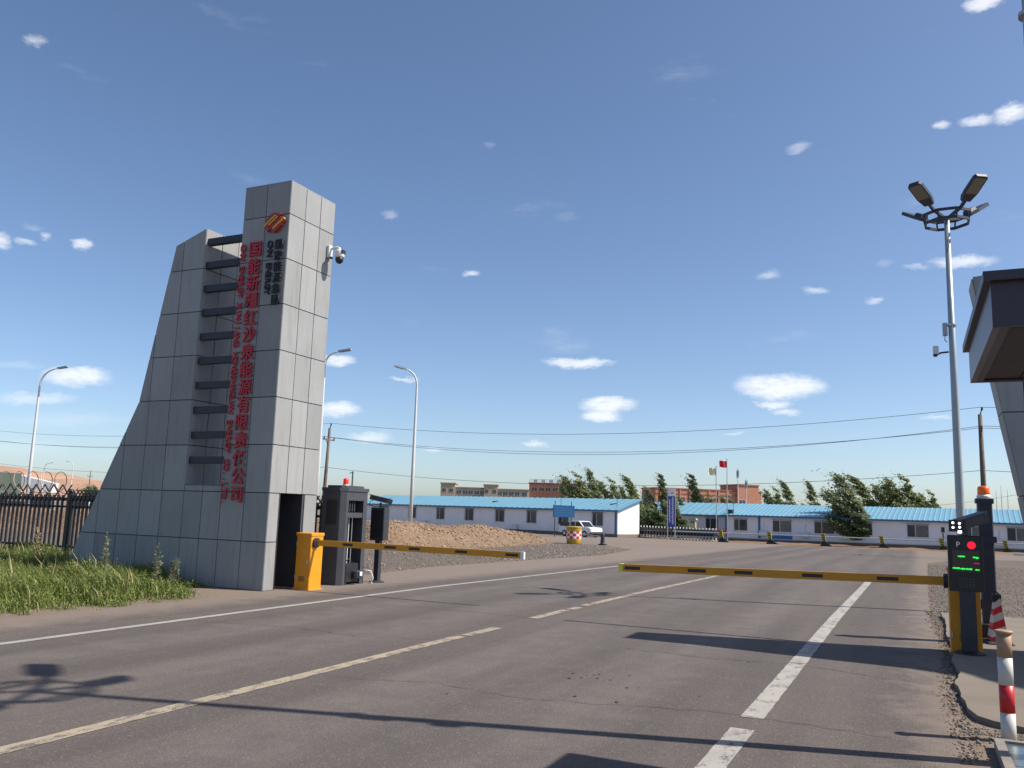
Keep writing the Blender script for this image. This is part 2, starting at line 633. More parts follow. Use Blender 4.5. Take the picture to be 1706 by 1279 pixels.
def ground_mats():
    for name, ca, cb, cs, sc in (('dirt', (.160, .122, .092), (.222, .174, .134), (.125, .098, .077), 1.0),
                                 ('gravel', (.130, .102, .084), (.202, .162, .134), (.065, .056, .048), 1.0),
                                 ('mound', (.185, .122, .075), (.285, .200, .135), (.115, .076, .050), 1.0)):
        m = bpy.data.materials.new(name)
        m.use_nodes = True
        T = NT(m.node_tree)
        bs = T.n['Principled BSDF']
        bs.inputs['Roughness'].default_value = .95
        bs.inputs['Specular IOR Level'].default_value = .2
        p = T.new('ShaderNodeNewGeometry').outputs['Position']
        big = T.noise(p, .5, 7, .62)
        peb = T.new('ShaderNodeTexVoronoi')
        peb.inputs['Scale'].default_value = 22 if name != 'mound' else 9
        T.link(p, peb.inputs['Vector'])
        fn = T.noise(p, 30, 4, .65)
        c = T.ramp(big.outputs['Fac'], [(.3, ca), (.7, cb)])
        hs = T.new('ShaderNodeSeparateColor')
        T.link(peb.outputs['Color'], hs.inputs[0])
        c = T.mix(T.maprange(hs.outputs[0], .2, .9, 0, .5 if name != 'dirt' else .18), c, cb)
        c = T.mix(T.maprange(peb.outputs['Distance'], .3, .7, 0, .6 if name != 'dirt' else .2), c, cs)
        c = T.mix(T.maprange(fn.outputs['Fac'], .5, .75, 0, .4), c, cs)
        T.link(c, bs.inputs['Base Color'])
        bp = T.new('ShaderNodeBump')
        bp.inputs['Strength'].default_value = .7 if name != 'dirt' else .35
        bp.inputs['Distance'].default_value = .03
        T.link(T.math('SUBTRACT', fn.outputs['Fac'], peb.outputs['Distance']), bp.inputs['Height'])
        T.link(bp.outputs[0], bs.inputs['Normal'])
        MATS[name] = m


def paint_mat(name, col, wear):
    """road paint, worn through to the asphalt in flakes"""
    m = bpy.data.materials.new(name)
    m.use_nodes = True
    T = NT(m.node_tree)
    bs = T.n['Principled BSDF']
    bs.inputs['Roughness'].default_value = .8
    p = T.new('ShaderNodeNewGeometry').outputs['Position']
    a = T.noise(T.vmath('MULTIPLY', p, (1, .55, 1)), 9, 6, .7)
    b = T.noise(p, 70, 4, .7)
    f = T.math('ADD', T.math('MULTIPLY', a.outputs['Fac'], .6), T.math('MULTIPLY', b.outputs['Fac'], .4))
    al = T.maprange(f, wear - .035, wear + .035, 1, 0)
    d = T.noise(p, 3, 5, .6)
    c = T.mix(T.maprange(d.outputs['Fac'], .35, .7, 0, .55), col, tuple(q * .72 for q in col))
    c = T.mix(al, (.117, .103, .095), c)
    T.link(c, bs.inputs['Base Color'])
    MATS[name] = m


asphalt()
ground_mats()
paint_mat('paint_white', (.347, .325, .293), .555)
paint_mat('paint_cream', (.335, .275, .198), .53)
paint_mat('paint_edge', (.322, .306, .275), .60)


def leaf_mat(name, c0, c1, trans=.35):
    m = bpy.data.materials.new(name)
    m.use_nodes = True
    T = NT(m.node_tree)
    bs = T.n['Principled BSDF']
    bs.inputs['Roughness'].default_value = .6
    g = T.new('ShaderNodeNewGeometry')
    nz = T.noise(g.outputs['Position'], 1.3, 3, .6)
    f = T.math('ADD', T.math('MULTIPLY', g.outputs['Random Per Island'], .6), T.math('MULTIPLY', nz.outputs['Fac'], .5))
    c = T.ramp(f, [(.25, c0), (.85, c1)])
    T.link(c, bs.inputs['Base Color'])
    tr = T.new('ShaderNodeBsdfTranslucent')
    T.link(c, tr.inputs['Color'])
    mx = T.new('ShaderNodeMixShader')
    mx.inputs[0].default_value = trans
    T.link(bs.outputs[0], mx.inputs[1])
    T.link(tr.outputs[0], mx.inputs[2])
    T.link(mx.outputs[0], T.n['Material Output'].inputs[0])
    MATS[name] = m


leaf_mat('leaf_olive', (.081, .117, .041), (.301, .346, .147))
leaf_mat('leaf_dark', (.051, .083, .040), (.184, .236, .110))
leaf_mat('leaf_silver', (.097, .132, .063), (.338, .375, .206))
leaf_mat('weed_green', (.052, .092, .017), (.255, .295, .070))
leaf_mat('weed_dry', (.319, .261, .131), (.551, .450, .232))

# ------------------------------------------------------------------ setting: ground, road, paint
def sheet(name, left, right, m, dz, ys):
    """strip following the ground between two X(y) edges"""
    V, F = [], []
    for y in ys:
        V += [(left(y), y, zg(y) + dz), (right(y), y, zg(y) + dz)]
    for i in range(len(ys) - 1):
        a = 2 * i
        F.append((a, a + 1, a + 3, a + 2))
    me = bpy.data.meshes.new(name)
    me.from_pydata(V, [], F)
    me.materials.append(MATS[m])
    return tag(link(name, me), kind='structure')


sheet('ground', lambda y: -2500, lambda y: 2500, 'dirt', 0.0, [-60, 15, 100, 400, 1200, 3500])


def jag(base, amp, seed):
    rr = random.Random(seed)
    pts = {}

    def f(y):
        k = round(y / .15)
        if k not in pts:
            pts[k] = rr.uniform(-amp, amp)
        return base(y) + pts[k]
    return f


def lerp_fn(pts):
    xs = [p[0] for p in pts]
    ys_ = [p[1] for p in pts]
    return lambda y: float(np.interp(y, xs, ys_))


lx = lerp_fn([(-30, -10.5), (12, -10.45), (14, -10.7), (17, -11.5), (21, -12.1), (35, -12.0), (44, -13.4), (49, -16.5), (52, -22), (53, -30)])
rx = lerp_fn([(-30, .26), (7, .22), (9, .17), (12, .26), (18, .17), (30, .3), (45, .5), (55, 2.2), (60, 6), (63, 14), (64, 30)])
ys = list(np.arange(-30, 15, .15)) + [15.0] + list(np.arange(15.15, 52.9, .3))
sheet('road', jag(lx, .05, 1), jag(rx, .045, 2), 'asphalt', .004, [float(y) for y in ys])
sheet('crossing_road', lambda y: -140, lambda y: lerp_fn([(52.85, 1.6), (60, 7), (64, 30), (64.1, 140), (80, 140)])(y), 'asphalt', .004,
      [52.85, 55, 57.5, 60, 62, 64, 64.1, 70, 75.3])

# gravel yards either side beyond the gate
sheet('gravel_yard', lambda y: -70, lambda y: lx(y) - .25, 'gravel', .002, [float(q) for q in np.arange(15, 52.5, .5)])
sheet('gravel_verge', jag(lambda y: rx(y) + .06, .07, 5), lambda y: 70, 'gravel', .002, [float(q) for q in np.arange(16.9, 63.5, .3)])
sheet('soil_strip', lambda y: -15.5, lambda y: 60, 'orange_soil', .004, [76.6, 78, 81.5])
# low soil bank behind the guard rail
mb = MB()
nb_ = 60
V, F = [], []
for i in range(nb_ + 1):
    x = -14.5 + 45 * i / nb_
    h_ = .17 + .03 * math.sin(i * 1.7) + random.uniform(-.04, .04)
    for (y, q) in ((76.9, 0), (77.5, .8), (78.4, 1), (79.6, .4), (80.8, 0)):
        V.append((x, y + random.uniform(-.12, .12), zg(y) + h_ * q - .02))
for i in range(nb_):
    for k in range(4):
        a = i * 5 + k
        F.append((a, a + 5, a + 6, a + 1))
me = bpy.data.meshes.new('soil_bank')
me.from_pydata(V, [], F)
me.materials.append(MATS['orange_soil'])
tag(link('soil_bank', me), kind='structure')


def strip(name, x, wd, y0, y1, m, seed=0, rag=.004):
    rr = random.Random(seed)
    V, F = [], []
    n = max(2, int((y1 - y0) / .12))
    yy = sorted(set([y0 + (y1 - y0) * i / n for i in range(n + 1)] + ([15.0] if y0 < 15 < y1 else [])))
    for y in yy:
        V += [(x - wd / 2 + rr.uniform(-rag, rag), y, zg(y) + .008), (x + wd / 2 + rr.uniform(-rag, rag), y, zg(y) + .008)]
    for i in range(len(yy) - 1):
        F.append((2 * i, 2 * i + 1, 2 * i + 3, 2 * i + 2))
    me = bpy.data.meshes.new(name)
    me.from_pydata(V, [], F)
    me.materials.append(MATS[m])
    return tag(link(name, me), kind='structure')


strip('edge_line', -8.72, .13, -12, 28.5, 'paint_edge', 1)
for i, (a, b) in enumerate(((-12, 9.55), (9.62, 10.5), (11.75, 13.1), (13.22, 13.62), (13.9, 14.2), (14.3, 16.6), (16.75, 26.5))):
    strip('centre_line', -5.10 + (.02 * (i % 2)), .15, a, b, 'paint_cream', 10 + i)
for i, (a, b) in enumerate(((-12, 6.72), (7.12, 10.02), (10.05, 28.5))):
    strip('lane_line', -1.20, .175, a, b, 'paint_white', 30 + i)


def crack(pts, wd, seed, m='crack_dark', name='road_crack'):
    """irregular crack strip across the road"""
    rr = random.Random(seed)
    V, F = [], []
    P = []
    for (a, b) in zip(pts[:-1], pts[1:]):
        n = max(2, int(math.dist(a, b) / .09))
        for i in range(n):
            t = i / n
            P.append((a[0] + (b[0] - a[0]) * t, a[1] + (b[1] - a[1]) * t))
    P.append(pts[-1])
    for (x, y) in P:
        y += rr.uniform(-.035, .035)
        w_ = wd * rr.uniform(.25, 1)
        V += [(x, y - w_, zg(y) + .011), (x, y + w_, zg(y) + .011)]
    for i in range(len(P) - 1):
        F.append((2 * i, 2 * i + 1, 2 * i + 3, 2 * i + 2))
    me = bpy.data.meshes.new(name)
    me.from_pydata(V, [], F)
    me.materials.append(MATS[m])
    return tag(link(name, me), kind='structure')


crack([(-3.1, 9.9), (-2.2, 9.75), (-1.2, 9.95), (-.3, 9.6), (.1, 9.55)], .008, 3)
crack([(-6.4, 13.6), (-5.1, 13.75), (-3.0, 13.9), (-1.2, 14.3), (.1, 14.3)], .007, 4)
crack([(-8.6, 16.4), (-6.5, 16.6), (-5.0, 16.68), (-3.1, 16.9)], .010, 5)
crack([(-8.5, 8.6), (-7.2, 8.9), (-6.1, 8.75), (-5.2, 9.1)], .007, 6)
crack([(-4.9, 6.6), (-3.9, 6.9), (-3.0, 6.75), (-1.4, 7.2), (-.2, 7.05)], .006, 7)
crack([(-7.9, 11.6), (-6.9, 11.9), (-5.2, 11.8)], .008, 8)
crack([(-4.6, 20.5), (-2.6, 20.7), (-.6, 20.6)], .012, 9)
# dark drips on the near lane
for i in range(26):
    x, y = random.gauss(-2.75, .16), random.gauss(8.05, .16)
    if i > 17:
        x, y = random.uniform(-4, -.6), random.uniform(6.3, 10)
    r_ = random.uniform(.006, .020)
    mbs = MB()
    mbs.add([(x + r_ * random.uniform(.6, 1.3) * math.cos(a * 1.047), y + r_ * random.uniform(.6, 1.3) * math.sin(a * 1.047) * 1.3, .0105) for a in range(6)],
            [(0, 1, 2, 3, 4, 5)])
    tag(mbs.build('oil_stain', 'stain'), kind='structure')

# concrete apron on the right with a worn kerb edge
pts = [(.36, 16.8), (.40, 15.5), (.36, 13.6), (.40, 12.2), (.34, 11.2), (.37, 10.2), (.31, 9.5), (.33, 8.8), (.36, 8.3), (.42, 8.02), (.52, 7.88), (.70, 7.78),
       (1.0, 7.7), (8, 7.5), (8, 16.8)]
fine_p = []
for a, b in zip(pts, pts[1:] + pts[:1]):
    n = max(1, int(math.dist(a, b) / .16)) if a[0] < 2 and b[0] < 2 else 1
    for i in range(n):
        t = i / n
        fine_p.append((a[0] + (b[0] - a[0]) * t + random.uniform(-.012, .012), a[1] + (b[1] - a[1]) * t + random.uniform(-.012, .012)))
ap = MB().prism(fine_p, 'z', -.05, .05).build('pavement', 'concrete')
tag(ap, kind='structure')

# ------------------------------------------------------------------ stones: gravel yard, broken road edge, mound
def stones(name, pos, size, m, label, cat, seed=3):
    """many little faceted stones as one mass"""
    rg = np.random.default_rng(seed)
    base = np.array([(0, 0, 1), (1, 0, 0), (0, 1, 0), (-1, 0, 0), (0, -1, 0), (0, 0, -1)], float)
    fc = np.array([(0, 1, 2), (0, 2, 3), (0, 3, 4), (0, 4, 1), (5, 2, 1), (5, 3, 2), (5, 4, 3), (5, 1, 4)])
    n = len(pos)
    v = base[None] * rg.uniform(.6, 1.25, (n, 6, 1)) * np.array([1, 1, .65])
    a = rg.uniform(0, 6.28, n)
    ca, sa = np.cos(a)[:, None], np.sin(a)[:, None]
    x = v[:, :, 0] * ca - v[:, :, 1] * sa
    y = v[:, :, 0] * sa + v[:, :, 1] * ca
    v = np.stack([x, y, v[:, :, 2]], -1) * size[:, None, None] + pos[:, None, :]
    F = (fc[None] + (np.arange(n) * 6)[:, None, None]).reshape(-1, 3)
    o = link(name, np_mesh(name, v.reshape(-1, 3), F, m))
    return tag(o, label, cat, kind='stuff')


def stone_mat(name, c0, c1):
    m = bpy.data.materials.new(name)
    m.use_nodes = True
    T = NT(m.node_tree)
    bs = T.n['Principled BSDF']
    bs.inputs['Roughness'].default_value = .9
    g = T.new('ShaderNodeNewGeometry')
    T.link(T.ramp(g.outputs['Random Per Island'], [(0, c0), (1, c1)]), bs.inputs['Base Color'])
    MATS[name] = m


stone_mat('stone_grey', (.077, .067, .061), (.256, .221, .186))
stone_mat('stone_tan', (.150, .102, .064), (.360, .272, .192))

n = 15000
yy_ = RNG.uniform(15.3, 46, n) ** 1.0
xx_ = np.array([lx(y) for y in yy_]) - .1 - RNG.exponential(3.0, n)
zz_ = np.array([zg(y) for y in yy_])
stones('gravel_stones', np.stack([xx_, yy_, zz_ + .004], -1), RNG.uniform(.006, .028, n) * (1 + (yy_ > 26) * .5) * (1 + 1.5 * (RNG.uniform(0, 1, n) > .96)), 'stone_grey',
       'loose grey gravel left of the road beyond the barrier', 'gravel', 4)
n = 9000
yy_ = RNG.uniform(17.1, 44, n)
xx_ = np.array([rx(y) for y in yy_]) + .05 + RNG.exponential(1.6, n)
zz_ = np.array([zg(y) for y in yy_])
stones('verge_stones', np.stack([xx_, yy_, zz_ + .004], -1), RNG.uniform(.008, .032, n), 'stone_grey', 'loose grey gravel right of the road behind the display',
       'gravel', 5)
n = 2100
yy_ = RNG.uniform(6.6, 17.5, n)
xx_ = np.array([rx(y) for y in yy_]) + RNG.normal(.08, .055, n)
stones('edge_rubble', np.stack([xx_, yy_, np.full(n, .006)], -1), RNG.uniform(.003, .014, n) * (1 + 1.2 * (RNG.uniform(0, 1, n) > .93)), 'stone_grey', 'crumbled asphalt and grit along the pavement edge',
       'rubble', 6)
n = 700
xx_ = RNG.uniform(.3, 1.2, n)
yy_ = RNG.normal(7.62, .10, n)
stones('kerb_rubble', np.stack([xx_, yy_, np.full(n, .004)], -1), RNG.uniform(.003, .012, n), 'stone_grey', 'grit in the dirt round the striped bollard foot', 'rubble', 8)

# mound of tan gravel
def mound_h(x, y):
    ex = lerp_fn([(26, -20.5), (30, -17.7), (36, -17.9), (43, -18.6), (48, -19.4), (52, -20.8)])(y)
    d = min(ex - x, (y - 28.2) * 1.0 + .3, (51.8 - y) * .9, x + 47)
    t = min(max(d / 2.6, 0), 1)
    t = t * t * (3 - 2 * t)
    top = lerp_fn([(28, 1.02), (34, 1.02), (40, .95), (46, .74), (52, .5)])(y)
    w_ = .10 * math.sin(x * 1.3 + y * .7) + .06 * math.sin(x * 3.1 - y * 2.3) + .04 * math.sin(y * 5.1 + x * 4.0)
    return t * top + w_ * min(t * 2, 1) * .7


gx = np.arange(-48, -17.0, .28)
gy = np.arange(27.0, 52.6, .28)
V = [(x, y, zg(y) - .03 + mound_h(x, y) + random.uniform(-.03, .03) * min(1, 3 * mound_h(x, y))) for y in gy for x in gx]
nx = len(gx)
F = [(j * nx + i, j * nx + i + 1, (j + 1) * nx + i + 1, (j + 1) * nx + i) for j in range(len(gy) - 1) for i in range(nx - 1)]
mo = thing('gravel_mound', 'long low mound of tan gravel beyond the left barrier arm', 'mound', (-24, 36, zg(36)))
me = np_mesh('heap', np.array(V) - np.array([-24, 36, zg(36)]), F, 'mound')
link('heap', me, mo)
n = 16000
px_ = RNG.uniform(-36, -17.3, n)
py_ = RNG.uniform(27.5, 52, n)
hz_ = np.array([mound_h(a, b) for a, b in zip(px_, py_)])
k = hz_ > .02
pos = np.stack([px_, py_, hz_ + np.array([zg(b) for b in py_]) - .02], -1)[k]
st = stones('loose_stones', pos - np.array([-24, 36, zg(36)]), RNG.uniform(.02, .065, k.sum()) * (1 + 1.3 * (RNG.uniform(0, 1, k.sum()) > .94)), 'stone_tan', None, None, 9)
st.parent = mo

# hills of mine spoil far left
V, F = [], []
NX, NY = 70, 8
for j in range(NY):
    for i in range(NX):
        x = -900 + 700 * i / (NX - 1)
        y = 300 + 260 * j / (NY - 1) - (x + 480) * .05
        e = math.sin(math.pi * j / (NY - 1))
        h_ = 25 * math.exp(-((x + 690) / 190) ** 2) + 3 * math.exp(-((x + 430) / 60) ** 2) + 2.2 * math.sin(i * 1.1) + 1.4 * math.sin(i * 2.3 + j)
        V.append((x, y, -2 + max(0, h_) * e))
for j in range(NY - 1):
    for i in range(NX - 1):
        F.append((j * NX + i, j * NX + i + 1, (j + 1) * NX + i + 1, (j + 1) * NX + i))
me = bpy.data.meshes.new('hills')
me.from_pydata(V, [], F)
for p in me.polygons:
    p.use_smooth = True
me.materials.append(MATS['hill_soil'])
tag(link('hills', me), kind='structure')

# ------------------------------------------------------------------ gate tower (left)
TX, TY = -12.6, 12.15
tower = thing('gate_tower', 'tall grey stone clad gate tower with red lettering and sloping side', 'tower', (TX, TY, 0))
ROWS = [0, .86, 1.74, 2.62, 3.50, 4.38, 5.26, 6.14, 7.02, 7.67]
XR, XP, XS = -10.54 - TX, -11.68 - TX, -12.62 - TX      # road face, pillar left, slab right edge (local)
DEPTH, TOPZ = 1.37, 7.67
CUR = [(0.0, -15.72), (.86, -15.38), (1.74, -14.94), (2.62, -14.50), (3.50, -14.06), (6.69, -13.42)]


def curx(z):
    return float(np.interp(z, [c[0] for c in CUR], [c[1] for c in CUR])) - TX


def slabtop(x):        # sloping top of the flared slab: 6.97 at its right edge, 6.69 at the left
    return 6.97 + (x - XS) * (6.97 - 6.69) / (13.42 - 12.62)


def clip(poly, f):
    """keep the part of the polygon where f(p) >= 0 (f linear)"""
    out = []
    for a, b in zip(poly, poly[1:] + poly[:1]):
        fa, fb = f(a), f(b)
        if fa >= 0:
            out.append(a)
        if (fa >= 0) != (fb >= 0):
            t = fa / (fa - fb)
            out.append((a[0] + (b[0] - a[0]) * t, a[1] + (b[1] - a[1]) * t))
    return out


def area(p):
    return abs(sum(a[0] * b[1] - b[0] * a[1] for a, b in zip(p, p[1:] + p[:1]))) / 2


def shrink(poly, g):
    """inset a convex polygon by g"""
    cx_ = sum(p[0] for p in poly) / len(poly)
    cz_ = sum(p[1] for p in poly) / len(poly)
    out = poly
    for a, b in zip(poly, poly[1:] + poly[:1]):
        dx, dz = b[0] - a[0], b[1] - a[1]
        L = math.hypot(dx, dz)
        if L < 1e-6:
            continue
        nx_, nz_ = -dz / L, dx / L
        if (cx_ - a[0]) * nx_ + (cz_ - a[1]) * nz_ < 0:
            nx_, nz_ = -nx_, -nz_
        out = clip(out, lambda p, a=a, nx_=nx_, nz_=nz_: (p[0] - a[0]) * nx_ + (p[1] - a[1]) * nz_ - g)
        if len(out) < 3:
            return []
    return out


PT = .03            # panel thickness


def panel(poly, axis, face, outward):
    p = shrink(poly, .0085)
    if len(p) < 3 or area(p) < .004:
        return
    j = random.uniform(-.0015, .0015)
    mb_ = MB().prism(p, axis, face + j, face - outward * PT + j)
    mb_.build('panel', 'cladding', tower)


XC = [XR, -11.12 - TX, XP, -12.15 - TX, XS, -13.20 - TX, -13.77 - TX, -14.35 - TX, -14.93 - TX, -15.8 - TX]
for face, outward in ((0.0, -1), (DEPTH, 1)):
    for r_ in range(9):
        z0, z1 = ROWS[r_], ROWS[r_ + 1]
        for c_ in range(9):
            x1, x0 = XC[c_], XC[c_ + 1]
            zt = z1
            if c_ in (2, 3):                 # the recess between pillar and slab
                if z0 > 1.70:
                    continue
            if c_ >= 4 and z0 > 6.9:
                continue
            poly = [(x0, z0), (x1, z0), (x1, zt), (x0, zt)]
            if c_ >= 4:
                xa, xb = curx(z0), curx(min(z1, 6.69))
                za, zb = z0, min(z1, 6.69)
                poly = clip(poly, lambda p: p[0] - (xa + (xb - xa) * (p[1] - za) / (zb - za)))
                if len(poly) >= 3:
                    poly = clip(poly, lambda p: slabtop(p[0]) - p[1])
            if len(poly) >= 3:
                panel(poly, 'y', face, outward)
    # thin course closing the recess foot
    for c_ in (2, 3):
        panel([(XC[c_ + 1], 1.74), (XC[c_], 1.74), (XC[c_], 1.86), (XC[c_ + 1], 1.86)], 'y', face, outward)
YC = [0, .457, .914, DEPTH]
for r_ in range(9):
    for c_ in range(3):
        # road face, leaving the doorway open in the two lower rows
        y0, y1 = YC[c_], YC[c_ + 1]
        if r_ < 2:
            y0, y1 = {0: (0, .28), 1: (.28, 1.0), 2: (1.0, DEPTH)}[c_]
            if c_ == 1:
                continue
        panel([(y0, ROWS[r_]), (y1, ROWS[r_]), (y1, ROWS[r_ + 1]), (y0, ROWS[r_ + 1])], 'x', XR, 1)
        # inner side of the slab, seen through the recess, and the hidden side of the pillar
        if r_ >= 2:
            z0, z1 = max(ROWS[r_], 1.86), min(ROWS[r_ + 1], 6.97)
            if z1 > z0:
                panel([(YC[c_], z0), (YC[c_ + 1], z0), (YC[c_ + 1], z1), (YC[c_], z1)], 'x', XS, 1)
            panel([(YC[c_], max(ROWS[r_], 1.86)), (YC[c_ + 1], max(ROWS[r_], 1.86)), (YC[c_ + 1], ROWS[r_ + 1]), (YC[c_], ROWS[r_ + 1])], 'x', XP, -1)
# core behind the panels
g = PT - .012
core = MB()
sl_poly = [(c[1] - TX + .004, c[0]) for c in CUR] + [(XS - g, 6.96), (XS - g, 1.85), (XS - g, 0)]
core.prism(sl_poly, 'y', g, DEPTH - g)
core.box(XS - g, XP + g, g, DEPTH - g, 0, 1.84)
core.box(XP + g, XR - g, g, DEPTH - g, 1.745, TOPZ - .005)
core.box(XP + g, XR - g, g, .278, 0, 1.745)
core.box(XP + g, XR - g, 1.002, DEPTH - g, 0, 1.745)
core.box(XP + g, -11.32 - TX, .278, 1.002, 0, 1.745)
core.build('core', 'joint_dark', tower)
MB().box(XP + .002, XR - .002, .002, DEPTH - .002, TOPZ - .004, TOPZ + .012).build('coping', 'cladding', tower)
MB().box(XS - .002, XP + .002, .03, DEPTH - .03, 1.862, 1.868).build('ledge', 'cladding', tower)
# doorway in the road face
MB().box(-11.318 - TX, -11.29 - TX, .30, .70, .03, 1.72).build('door', 'brown_door', tower)
MB().box(-11.318 - TX, -10.56 - TX, .955, .999, .0, 1.742).build('door_jamb', 'housing_grey', tower)
MB().box(-11.30 - TX, XR - .004, .281, .312, .0, 1.742).build('door_jamb', 'brown_door', tower)
# dark tie bars across the recess
for i in range(10):
    zc = 6.70 - .485 * i
    t = MB().box(XS + .004, XP - .004, .05, .17, zc - .065, zc + .065)
    t.build('tie_bar', 'tie_dark', tower)
# raised lettering
S_CN = "国能新疆红沙泉能源有限责任公司"
for i, ch in enumerate(S_CN):
    o = link('character', glyph(ch, .305, .028, .014), tower)
    o.location = (-11.285 - TX, -.035, 6.38 - i * .3345)
    o.data.materials.append(MATS['red_letter']) if not o.data.materials else None
S_EN = "CHN ENERGY XINJIANG HONGSHAQUAN ENERGY CO.,LTD."
for i, ch in enumerate(S_EN):
    if ch == ' ':
        continue
    o = link('letter', glyph(ch, .125, .028, .014), tower)
    o.location = (-11.585 - TX, -.035, 6.45 - i * .1065)
    o.rotation_euler.y = R(90)
    o.data.materials.append(MATS['red_letter']) if not o.data.materials else None
for i, ch in enumerate("国家能源集团"):
    o = link('character', glyph(ch, .19, .029, .010), tower)
    o.location = (-10.71 - TX, -.035, 6.42 - i * .216)
    o.data.materials.append(MATS['black_letter']) if not o.data.materials else None
for i, ch in enumerate("CHN ENERGY"):
    if ch == ' ':
        continue
    o = link('letter', glyph(ch, .122, .029, .014), tower)
    o.location = (-10.925 - TX, -.035, 6.46 - i * .106)
    o.rotation_euler.y = R(90)
    o.data.materials.append(MATS['black_letter']) if not o.data.materials else None
# emblem: slanting red and gold bars forming a diamond
emb = MB().prism([(-.25, -.01), (-.02, -.19), (.08, -.18), (.25, .02), (.02, .2), (-.08, .19)], 'y', -.015, .02).build('emblem', 'logo_red', tower, (-10.85 - TX, -.04, 6.855))
EX, EZ = Vector((.155, 0, .115)), Vector((-.10, 0, .115))
for (a0, a1, b0, b1, m_, dpt) in ((-.55, .55, .86, 1.12, 'logo_red', .03), (-1.15, .62, .50, .78, 'gold', .035), (-.95, 1.15, .10, .40, 'logo_red', .03),
                                  (-.62, .70, .14, .34, 'gold', .037), (-1.15, .95, -.32, -.02, 'logo_red', .03), (-.5, 1.15, -.72, -.42, 'gold', .035),
                                  (-.55, .55, -1.1, -.82, 'logo_red', .03)):
    q = [EX * a + EZ * b for a, b in ((a0, b0), (a1, b0), (a1, b1), (a0, b1))]
    MB().prism([(p.x, p.z) for p in q], 'y', -dpt, .02).build('bar', m_, emb)

# dome camera on the tower
dc = thing('security_camera', 'white dome security camera on bracket near tower top', 'camera', (-10.538, 13.38, 6.62))
MB().cbox(0, .07, -.06, .06, -.12, .13, .012).build('mount', 'white_paint', dc)
MB().tube([(.06, 0, .06), (.22, 0, .07), (.27, 0, .05), (.285, 0, .0)], .026, 10).build('arm', 'white_paint', dc, smooth=True)
dm = MB().lathe([(.05, .02), (.095, .0), (.10, -.04), (.098, -.13), (.085, -.15)], 18, (.285, 0, 0)).build('body', 'white_paint', dc, smooth=True)
MB().lathe([(.082, -.15), (.084, -.19), (.07, -.235), (.04, -.265), (.012, -.275)], 16, (.285, 0, 0)).build('dome', 'black_plastic', dc, smooth=True)
MB().box(.06, .10, -.03, .03, -.15, -.11).build('clip', 'black_plastic', dc)
MB().box(.37, .385, -.06, .06, -.08, .0).build('visor', 'black_plastic', dc)

# ------------------------------------------------------------------ barriers
def barrier(label, loc, w_, d_, boom_to, z0, z1, stripes, blab, ysh=0.0):
    t = thing('barrier', label, 'barrier', loc)
    MB().cbox(-w_ / 2, w_ / 2, -d_ / 2, d_ / 2, .02, 1.0, .012).build('cabinet', 'yellow_paint', t)
    MB().cbox(-w_ / 2 - .012, w_ / 2 + .012, -d_ / 2 - .012, d_ / 2 + .012, .985, 1.035, .010).build('lid', 'yellow_paint', t)
    MB().box(-w_ / 2 - .02, w_ / 2 + .02, -d_ / 2 - .02, d_ / 2 + .02, 0, .022).build('foot', 'yellow_paint', t)
    MB().box(-w_ / 2 + .03, w_ / 2 - .03, -d_ / 2 - .004, -d_ / 2 + .004, .10, .92).build('door', 'yellow_paint', t)
    MB().box(w_ / 2 - .07, w_ / 2 - .05, -d_ / 2 - .016, -d_ / 2 - .003, .48, .56).build('lock', 'steel', t)
    for i in range(4):
        MB().box(-.07, .07, -d_ / 2 - .006, -d_ / 2 - .0035, .16 + i * .025, .172 + i * .025).build('vent_slot', 'black_plastic', t)
    for z_ in (.2, .8):
        MB().tube([(-w_ / 2 + .022, -d_ / 2 - .010, z_), (-w_ / 2 + .022, -d_ / 2 - .010, z_ + .07)], .008, 8).build('hinge', 'steel', t)
    for sx in (-1, 1):
        MB().lathe([(.012, 0), (.012, .012)], 6, (sx * (w_ / 2 + .008), -d_ / 2 - .008, .022)).build('bolt', 'steel', t)
    s = 1 if boom_to > 0 else -1
    xs0 = s * w_ / 2
    hub = MB().tube([(xs0 - s * .02, ysh, z0), (xs0 + s * .05, ysh, z0)], .09, 14).build('hub', 'dark_metal', t)
    L = boom_to - xs0
    bm_ = MB()
    bm_.bar((xs0 + s * .03, ysh, z0), (boom_to, ysh, z1), .045, .105)
    boom = bm_.build('boom', 'boom_yellow', t)
    boom['label'] = blab
    for a, b in stripes:
        a, b = a - loc[0], b - loc[0]
        za = z0 + (z1 - z0) * (a - xs0) / L
        zb = z0 + (z1 - z0) * (b - xs0) / L
        MB().bar((a, ysh, za), (b, ysh, zb), .049, .045).build('stripe', 'black_plastic', boom)
    zt_ = z0 + (z1 - z0) * (boom_to - s * .06 - xs0) / L
    MB().bar((boom_to - s * .05, ysh, zt_), (boom_to + s * .012, ysh, z1), .055, .118).build('end_cap', 'tip_lime' if s < 0 else 'barrel_white', boom)
    return t


barrier('yellow barrier in front of tower with its arm lowered across the left lane', (-10.20, 12.97, 0), .34, .36, -5.80 + 10.20, .86, .835,
        [(-9.40, -9.18), (-8.50, -8.26), (-7.99, -7.77), (-7.07, -6.84), (-6.12, -5.89)], 'yellow arm with black marks and white end', -.06)
barrier('yellow barrier behind the lit display with its arm lowered across the right lane', (.53, 12.10, 0), .34, .36, -3.88 - .53, .86, .79,
        [(-3.80, -3.57), (-2.88, -2.63), (-2.24, -2.0), (-1.36, -1.10), (-.45, -.20)], 'yellow arm with black marks and lime end', -.06)

